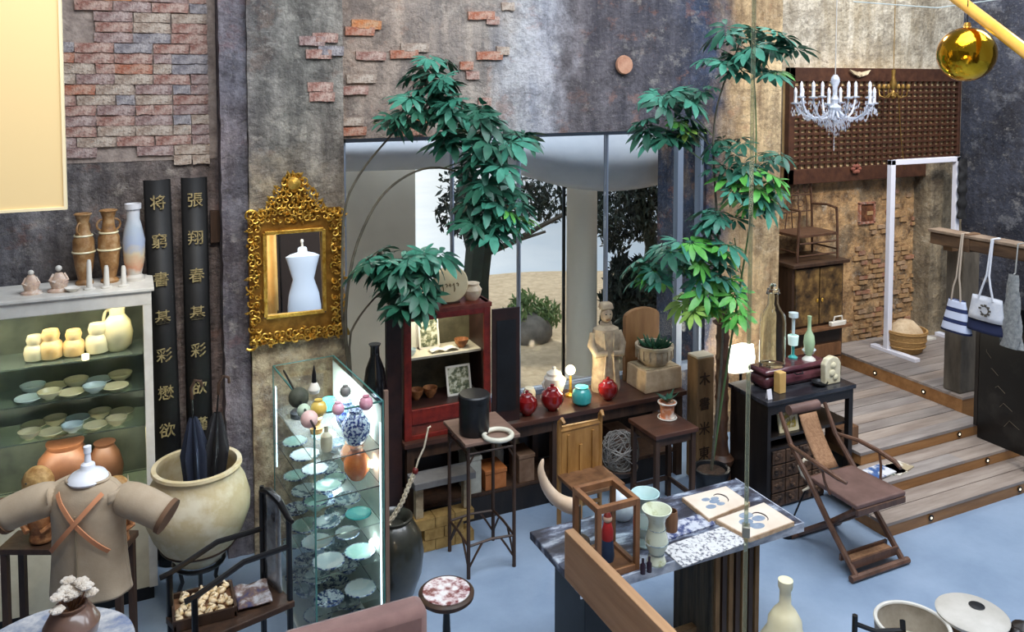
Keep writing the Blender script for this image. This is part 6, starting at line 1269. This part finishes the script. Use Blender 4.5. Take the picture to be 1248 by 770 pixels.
q = at_y(1068, 88, 5.60); t = thing('winged_ornament', 'small pale winged ornament pinned to the top of the lattice', 'ornament', (q.x, 5.80, q.z - .02)); MB().ball((0, 0, 0), (.035, .02, .03), 10).build('body', STONE, t)
for k in (-1, 1): MB()._add([(k * .02, 0, .02), (k * .14, -.01, .045), (k * .09, -.02, .0), (k * .02, -.02, -.02)], [(0, 1, 2, 3)]).build('wing', STONE, t, smooth=False, solid=.012)
q = at_y(1064, 208, 5.60); t = thing('rosette', 'small reddish brown carved rosette at the foot of the lattice', 'ornament', (q.x, 5.80, q.z)); m = MB()
for k in range(6): m.ball((.04 * math.cos(k * 1.05), 0, .03 * math.sin(k * 1.05)), (.028, .02, .022), 8)
m.build('petals', mat('reddish_wood', (112, 60, 48), (140, 84, 66), 12, .6), t)
gb = at_d(1178, 66, 3.6)
t = thing('gold_ball', 'shiny crumpled gold ball hanging at the top right', 'ball', gb)
mg = mat('gold_foil', (206, 142, 20), (238, 186, 50), 5, .13, metal=1, bump=.9, bscale=5)
MB().ball((0, 0, 0), .12, 48).build('sphere', mg, t); MB().tube([(0, 0, .118), (0, 0, 1.4)], .002, 5).build('thread', BLACK, t); MB().lathe([(.0, .14), (.012, .138), (.018, .115), (.0, .11)], 12).build('cap', GOLD, t)
q1, q2 = at_d(1140, -22, 3.9), at_d(1275, 82, 3.1)
t = thing('yellow_tube', 'glossy golden yellow tube slanting across the top right corner', 'tube', q1); d_ = q2 - q1
MB().tube([(0, 0, 0), d_ * .5, d_ * 1.6], .026, 16).build('tube_body', mat('golden_plastic', (236, 170, 60), (246, 196, 96), 3, .2, coat=.6), t); MB().tube([Vector((0, -.0, .022)), d_ * 1.6 + Vector((0, 0, .022))], .006, 6).build('seam', mat('deep_gold', (200, 126, 30), rough=.4), t)
for f_ in (.05, 1.4): MB().tube([d_ * f_, d_ * f_ + Vector((0, 0, 1.5))], .003, 5).build('wire', BLACK, t)
q1, q2 = at_d(1040, 2, 4.6), at_d(1255, -6, 4.2)
t = thing('catenary_wire', 'thin pale wire stretched across the very top right', 'wire', q1); MB().tube([Vector((0, 0, 0)), (q2 - q1) * .5 + Vector((0, 0, -.05)), q2 - q1], .003, 5).build('strand', mat('pale_wire_top', (190, 200, 196), rough=.4), t)
q = at_y(761, 79, 5.47); tag(MB().lathe([(0, -.01), (.07, -.01), (.076, .0), (.07, .02), (0, .02)], 24, TR(0, 0, 0, R(90))).build('clay_disc', mat('terracotta', (170, 118, 92), (196, 150, 122), 14, .8, bump=.4), loc=(q.x, 5.478, q.z)), 'round terracotta disc fixed high on the dark wall', 'disc')

# edge-on glass fin
ga = at_d(913, 400, 2.95)
t = thing('glass_fin', 'tall narrow glass panel seen edge-on in front of the table', 'glass panel', (ga.x, ga.y, 0), -math.atan2(ga.x, ga.y))
FG_ = mat('fin_glass', (196, 206, 186), rough=.05, trans=.85, ior=1.2); MB().ab(-.006, .006, 0, .10, .01, 3.9).build('pane', FG_, t, smooth=False); MB().ab(-.0075, -.0062, -.001, .003, .01, 3.9).ab(.0062, .0075, -.001, .003, .01, 3.9).build('edge_line', mat('edge_line', (150, 150, 126), rough=.3), t, smooth=False)
zc_ = at_d(905, 655, 2.95).z; MB().ab(-.014, .014, -.01, .03, zc_ - .02, zc_ + .02).build('clamp', mat('clamp_metal', (150, 150, 140), rough=.3, metal=.6), t, smooth=False, bevel=.003); MB().ab(-.03, .03, -.02, .12, 0, .012).build('floor_shoe', BLACK, t, smooth=False)

# ================================================================== TABLE AND WHAT STANDS ON IT
tx0, tx1, ty0, ty1, tz = 1.78, 3.09, 3.09, 3.61, .75
t = thing('weathered_table', 'low table with a chipped blue, white and black painted slab top', 'table', (tx0, ty0, 0)); W_, D_ = tx1 - tx0, ty1 - ty0
PT = mat('chipped_paint', (44, 44, 54), (180, 190, 204), 11, .5, stretch=(.6, 1.4, 1), bump=.3, lo=.42, hi=.64, c3=(82, 88, 106))
MB().ab(0, W_, 0, D_, tz - .04, tz).build('top', PT, t, smooth=False, bevel=.006)
MB().ab(-.004, W_ + .004, -.006, 0, tz - .045, tz + .002).ab(W_, W_ + .006, 0, D_, tz - .045, tz + .002).build('edge_strip', mat('white_edge', (206, 212, 222), (120, 130, 150), 20, .5, stretch=(.4, 1, 1)), t, smooth=False)
MB().ab(.80, 1.10, .08, .40, 0, tz - .042).build('trestle', mat('black_weathered_wood', (30, 28, 24), (92, 82, 64), 16, .7, stretch=(1.5, 1.5, .12), bump=.6), t, smooth=False, bevel=.004)
for k in range(7): MB().ab(.81 + k * .042, .835 + k * .042, .065, .08, 0.005, tz - .045).build('groove_slat', DARKWOOD if k % 2 else WB, t, smooth=False)
MB().ab(.08, .30, .10, .40, 0, tz - .042).build('trestle', BLACKSATIN, t, smooth=False, bevel=.004)
MB().ab(.30, .80, .20, .24, .18, .22).build('stretcher', WB, t, smooth=False)
def quad(corners, z0, h, name, m_, label, cat):
    ps = [at_z(a_, b_, z0) for a_, b_ in corners]; c_ = sum(ps, Vector()) / 4
    t_ = thing(name, label, cat, (c_.x, c_.y, z0)); poly = [(p.x - c_.x, p.y - c_.y) for p in ps]
    ar = sum(poly[i][0] * poly[(i + 1) % 4][1] - poly[(i + 1) % 4][0] * poly[i][1] for i in range(4))
    if ar < 0: poly.reverse()
    return t_, poly, c_
o_ = None
t, poly, c_ = quad([(806, 668), (888, 640), (910, 662), (832, 692)], tz + .001, .004, 'table_runner', None, 'speckled white cloth runner lying in the middle of the table', 'cloth')
MB().prism(poly, 0, .005).build('cloth_sheet', mat('speckled_cloth', (90, 92, 104), (206, 206, 206), 60, .9, lo=.38, hi=.5), t, smooth=False)
t, poly, c_ = quad([(796, 644), (860, 626), (872, 640), (812, 660)], tz + .001, .004, 'blue_cloth', None, 'blue and grey patterned cloth between the vases and albums', 'cloth')
MB().prism(poly, 0, .008).build('cloth_sheet', mat('blue_pattern_cloth', (60, 70, 110), (186, 190, 200), 26, .9, lo=.42, hi=.56), t, smooth=False)
def album(corners, nm, seed):
    t_, poly, c_ = quad(corners, tz + .001, .03, 'art_album', None, nm, 'album')
    MB().prism(poly, 0, .022).build('page_block', mat('album_edges_%d' % seed, (206, 180, 150), (180, 146, 112), 30, .8), t_, smooth=False)
    MB().prism([(x * .97, y * .97) for x, y in poly], .0222, .0245).build('page', mat('album_page_%d' % seed, (228, 216, 200), (214, 196, 176), 4, .6), t_, smooth=False)
    rnd = random.Random(seed); m = MB()
    for k in range(5):
        x_, y_ = rnd.uniform(-.07, .03), rnd.uniform(-.05, .06); m.lathe([(0, .0246), (rnd.uniform(.015, .03), .0250), (0, .0252)], 12, TR(x_, y_, 0), sx=1.5)
    m.build('blue_wash', mat('blue_wash_%d' % seed, (112, 130, 152), (150, 160, 172), 20, .7), t_)
    MB().tube([(.035 + .035 * math.cos(q * .3 - 1.2), .01 + .045 * math.sin(q * .3 - 1.2), .0255) for q in range(12)], [.0015 + .0025 * math.sin(PI * q / 11) for q in range(12)], 5).build('ink_stroke', mat('ink_%d' % seed, (60, 44, 46), rough=.7), t_)
album([(831, 611), (885, 597), (914, 617), (864, 638)], 'farther of two open albums of ink paintings on the table', 31)
album([(872, 638), (931, 617), (968, 641), (914, 661)], 'nearer of two open albums of ink paintings, at the right end of the table', 32)
VP = [(.0, 0), (.042, 0), (.046, .01), (.034, .05), (.052, .09), (.054, .12), (.04, .17), (.038, .20), (.045, .225), (.068, .255), (.070, .262), (.064, .262), (.036, .22), (.03, .17), (0, .16)]
def bands(t_, s):
    for z_, r_ in ((.05, .036), (.105, .0545), (.17, .041)): MB().tube([(math.cos(a) * r_, math.sin(a) * r_, z_) for a in [i * PI / 14 for i in range(28)]], .002, 5, closed=True).build('painted_band', DISH['grey-blue rimmed'], t_)
VM = mat('white_painted_porcelain', (214, 220, 196), (168, 170, 120), 16, .2, coat=.5, lo=.55, hi=.68); VM2 = mat('pale_celadon_vase', (176, 208, 208), (206, 226, 222), 5, .2, coat=.5)
q = at_z(800, 686, tz); vessel('porcelain_vase', 'flared porcelain vase painted with sprigs, nearest the viewer on the table', 'vase', (q.x, q.y, tz), VP, VM, seg=36, extra=bands)
q = at_z(786, 664, tz); vessel('porcelain_vase', 'pale celadon flared vase behind the painted one on the table', 'vase', (q.x, q.y, tz), VP, VM2, seg=36, extra=bands)
q = at_z(748, 622, tz); vessel('white_bowl', 'big white round porcelain jar behind the glass lantern', 'jar', (q.x, min(q.y, 3.52), tz), [(.0, 0), (.04, 0), (.05, .01), (.07, .05), (.074, .09), (.06, .13), (.035, .15), (.0, .155)], mat('white_porcelain', (226, 230, 236), (206, 214, 226), 4, .2, coat=.5), seg=32)
q = at_z(818, 648, tz); single('brown_cup', 'small brown wooden cup right of the flared vases', 'cup', (q.x, q.y, tz), MB().lathe([(0, 0), (.03, 0), (.034, .07), (.03, .11), (.026, .11), (.026, .01)], 20), MIDWOOD)
q = at_z(790, 694, tz)
for k, nm in enumerate(('left', 'right')): single('dark_bottle', 'tiny dark bottle between lantern and painted vase, %s of the two' % nm, 'bottle', (q.x - .04 + .035 * k, q.y - .015, tz), MB().lathe([(.012, 0), (.013, .04), (.006, .05), (.006, .07), (0, .07)], 12), mat('purple_black_%d' % k, (44, 32, 44), rough=.2))
lx, ly = 1.87, 3.10
t = thing('glass_lantern', 'brown wooden box lantern with glass sides on the table corner', 'lantern', (lx, ly, tz)); LWm = mat('lantern_wood', (112, 72, 44), (142, 98, 62), 12, .45, stretch=(1, 1, .2)); S = .23; H_ = .34
for x_ in (0, S - .024):
    for y_ in (0, S - .024): MB().ab(x_, x_ + .024, y_, y_ + .024, 0, H_).build('post', LWm, t, smooth=False, bevel=.002)
for z_, nm in ((0, 'bottom_rail'), (H_ - .03, 'top_rail')):
    MB().ab(.024, S - .024, 0, .024, z_, z_ + .03).ab(.024, S - .024, S - .024, S, z_, z_ + .03).ab(0, .024, .024, S - .024, z_, z_ + .03).ab(S - .024, S, .024, S - .024, z_, z_ + .03).build(nm, LWm, t, smooth=False, bevel=.002)
MB().ab(.02, S - .02, .02, S - .02, .0, .012).build('floor_plate', LWm, t, smooth=False)
for q_ in ((.012, .014, .026, S - .026), (S - .014, S - .012, .026, S - .026), (.026, S - .026, .012, .014), (.026, S - .026, S - .014, S - .012)): MB().ab(*q_, .03, H_ - .03).build('pane', GLASS, t, smooth=False)
t = thing('red_doll', 'small red and blue figure standing inside the glass lantern', 'figurine', (lx + S / 2 + .01, ly + S / 2, tz + .0125)); MB().lathe([(.03, 0), (.034, .02), (.026, .10)], 14).build('skirt', mat('doll_blue', (40, 60, 96), rough=.6), t); MB().lathe([(.027, .10), (.028, .14), (.018, .18)], 14).build('coat', mat('doll_red', (176, 32, 30), rough=.5), t); MB().ball((0, 0, .20), .022, 12).build('head', mat('doll_face', (206, 170, 146), rough=.6), t); MB().lathe([(.02, .212), (.012, .23), (0, .236)], 12).build('hat', RED, t)
# horn mounted beside the lantern
hx = [at_y(a_, b_, 3.42) for a_, b_ in ((700, 617), (690, 615), (676, 607), (664, 591), (658, 572), (662, 559))]
t = thing('ivory_horn', 'long curved pale horn rising left of the glass lantern', 'horn', (hx[0].x + .02, 3.42, tz)); b0 = Vector(t.location)
pts = [p - b0 for p in hx]
for _ in range(2): pts = [pts[0]] + [q for i in range(len(pts) - 1) for q in (pts[i].lerp(pts[i + 1], .25), pts[i].lerp(pts[i + 1], .75))] + [pts[-1]]
n = len(pts); MB().tube(pts, [.037 * (1 - (i / (n - 1)) ** 1.6) + .003 for i in range(n)], 14).build('horn_body', mat('horn_ivory', (206, 176, 144), (228, 206, 180), 5, .35), t)
MB().tube([(0, 0, .02), (0, 0, pts[0].z)], .016, 8).lathe([(.06, 0), (.06, .015), (.016, .03)], 20).build('mount', DARKWOOD, t)
# wooden bench with a plank back, foreground
bx_, by_ = 1.60, 2.915
t = thing('plank_railing', 'pale oak railing with a wide single plank, seen close in the foreground', 'railing', (bx_, by_, 0)); 
MB().ab(0, .042, -.92, 0, .945, 1.15).build('back_plank', OAKY, t, smooth=False, bevel=.003)
for y_ in (-.50, -.88): MB().ab(.05, .09, y_ - .03, y_ + .03, 0, 1.08).build('back_post', OAKY, t, smooth=False)
MB().ab(.05, .12, -.92, -.42, .43, .46).build('lower_rail', OAKY, t, smooth=False, bevel=.003)

# bottom edge: cream bottle, basins
q = at_z(957, 790, .35); zt_ = .84
t = thing('cream_gourd_bottle', 'tall cream gourd-shaped bottle at the bottom edge right of the table', 'bottle', (at_d(957, 730, 3.62).x, at_d(957, 730, 3.62).y, 0))
MB().lathe([(0, 0), (.12, 0), (.17, .08), (.19, .25), (.17, .42), (.11, .54), (.075, .60), (.072, .64), (.05, .68), (.026, .71), (.024, .77), (.032, .79), (.032, .82), (.02, .825), (.0, .82)], 40).build('body', mat('ivory_bottle', (226, 214, 170), (236, 228, 196), 4, .35, coat=.3), t)
q = at_z(1185, 745, .45)
t = thing('drum_stool', 'wooden drum stool with a pale round top and black hole', 'stool', (q.x, q.y, 0)); MB().lathe([(.11, 0), (.10, .1), (.105, .3), (.125, .40)], 32).build('body', mat('drum_wood', (136, 100, 66), (164, 126, 88), 7, .5, bump=.15), t)
MB().lathe([(.12, .40), (.158, .425), (.162, .44), (.15, .449), (0, .45)], 40).build('top', mat('pale_stone_top', (206, 200, 190), (186, 180, 168), 6, .5), t)
MB().lathe([(0, .4505), (.032, .4505), (.036, .452), (.03, .454), (0, .453)], 20, TR(.06, .02, 0)).build('hole_cap', BLACKSATIN, t)
q = at_z(1112, 760, .42)
t = thing('stone_basin', 'round grey basin with a white rim at the bottom right', 'basin', (q.x, q.y, 0)); MB().lathe([(0, 0), (.11, 0), (.14, .10), (.165, .35), (.17, .42), (.155, .42), (.145, .36), (.12, .3), (0, .28)], 40).build('body', mat('grey_basin', (134, 124, 108), (166, 156, 140), 9, .6, bump=.2), t)
MB().tube([(math.cos(a) * .163, math.sin(a) * .163, .421) for a in [i * PI / 20 for i in range(40)]], .010, 8, closed=True).build('rim', WHITE, t); MB().lathe([(0, .30), (.125, .305), (0, .34)], 16).build('pebbles', mat('pebble_fill', (150, 140, 118), (200, 192, 172), 40, .8, bump=1), t)
q = at_z(1042, 752, .5); t = thing('iron_stand', 'low black iron trivet stand at the bottom edge left of the basin', 'stand', (q.x, q.y, 0))
MB().tube([(0, 0, 0), (0, 0, .51)], .014, 6).build('post', BLACK, t); MB().tube([(0, 0, .47), (.08, -.05, .44), (.2, -.1, .44)], .012, 6).build('rail', BLACK, t); MB().tube([(.2, -.1, .0), (.2, -.1, .45), (.22, -.08, .47)], .014, 6).build('post', BLACK, t); MB().tube([(-.06, -.2, .0), (-.03, -.1, .2), (0, 0, .4)], .012, 6).build('brace', BLACK, t)
q = at_z(1243, 765, .42); t = thing('dark_carving', 'dark lumpy carving cut off by the bottom right corner', 'carving', (q.x + .03, q.y, 0)); MB().lathe([(.07, 0), (.09, .2), (.08, .36), (.05, .42), (.0, .44)], 14).build('body', BLACKWOOD, t); MB().ball((-.05, 0, .38), .045, 10).build('knob', BLACKWOOD, t)
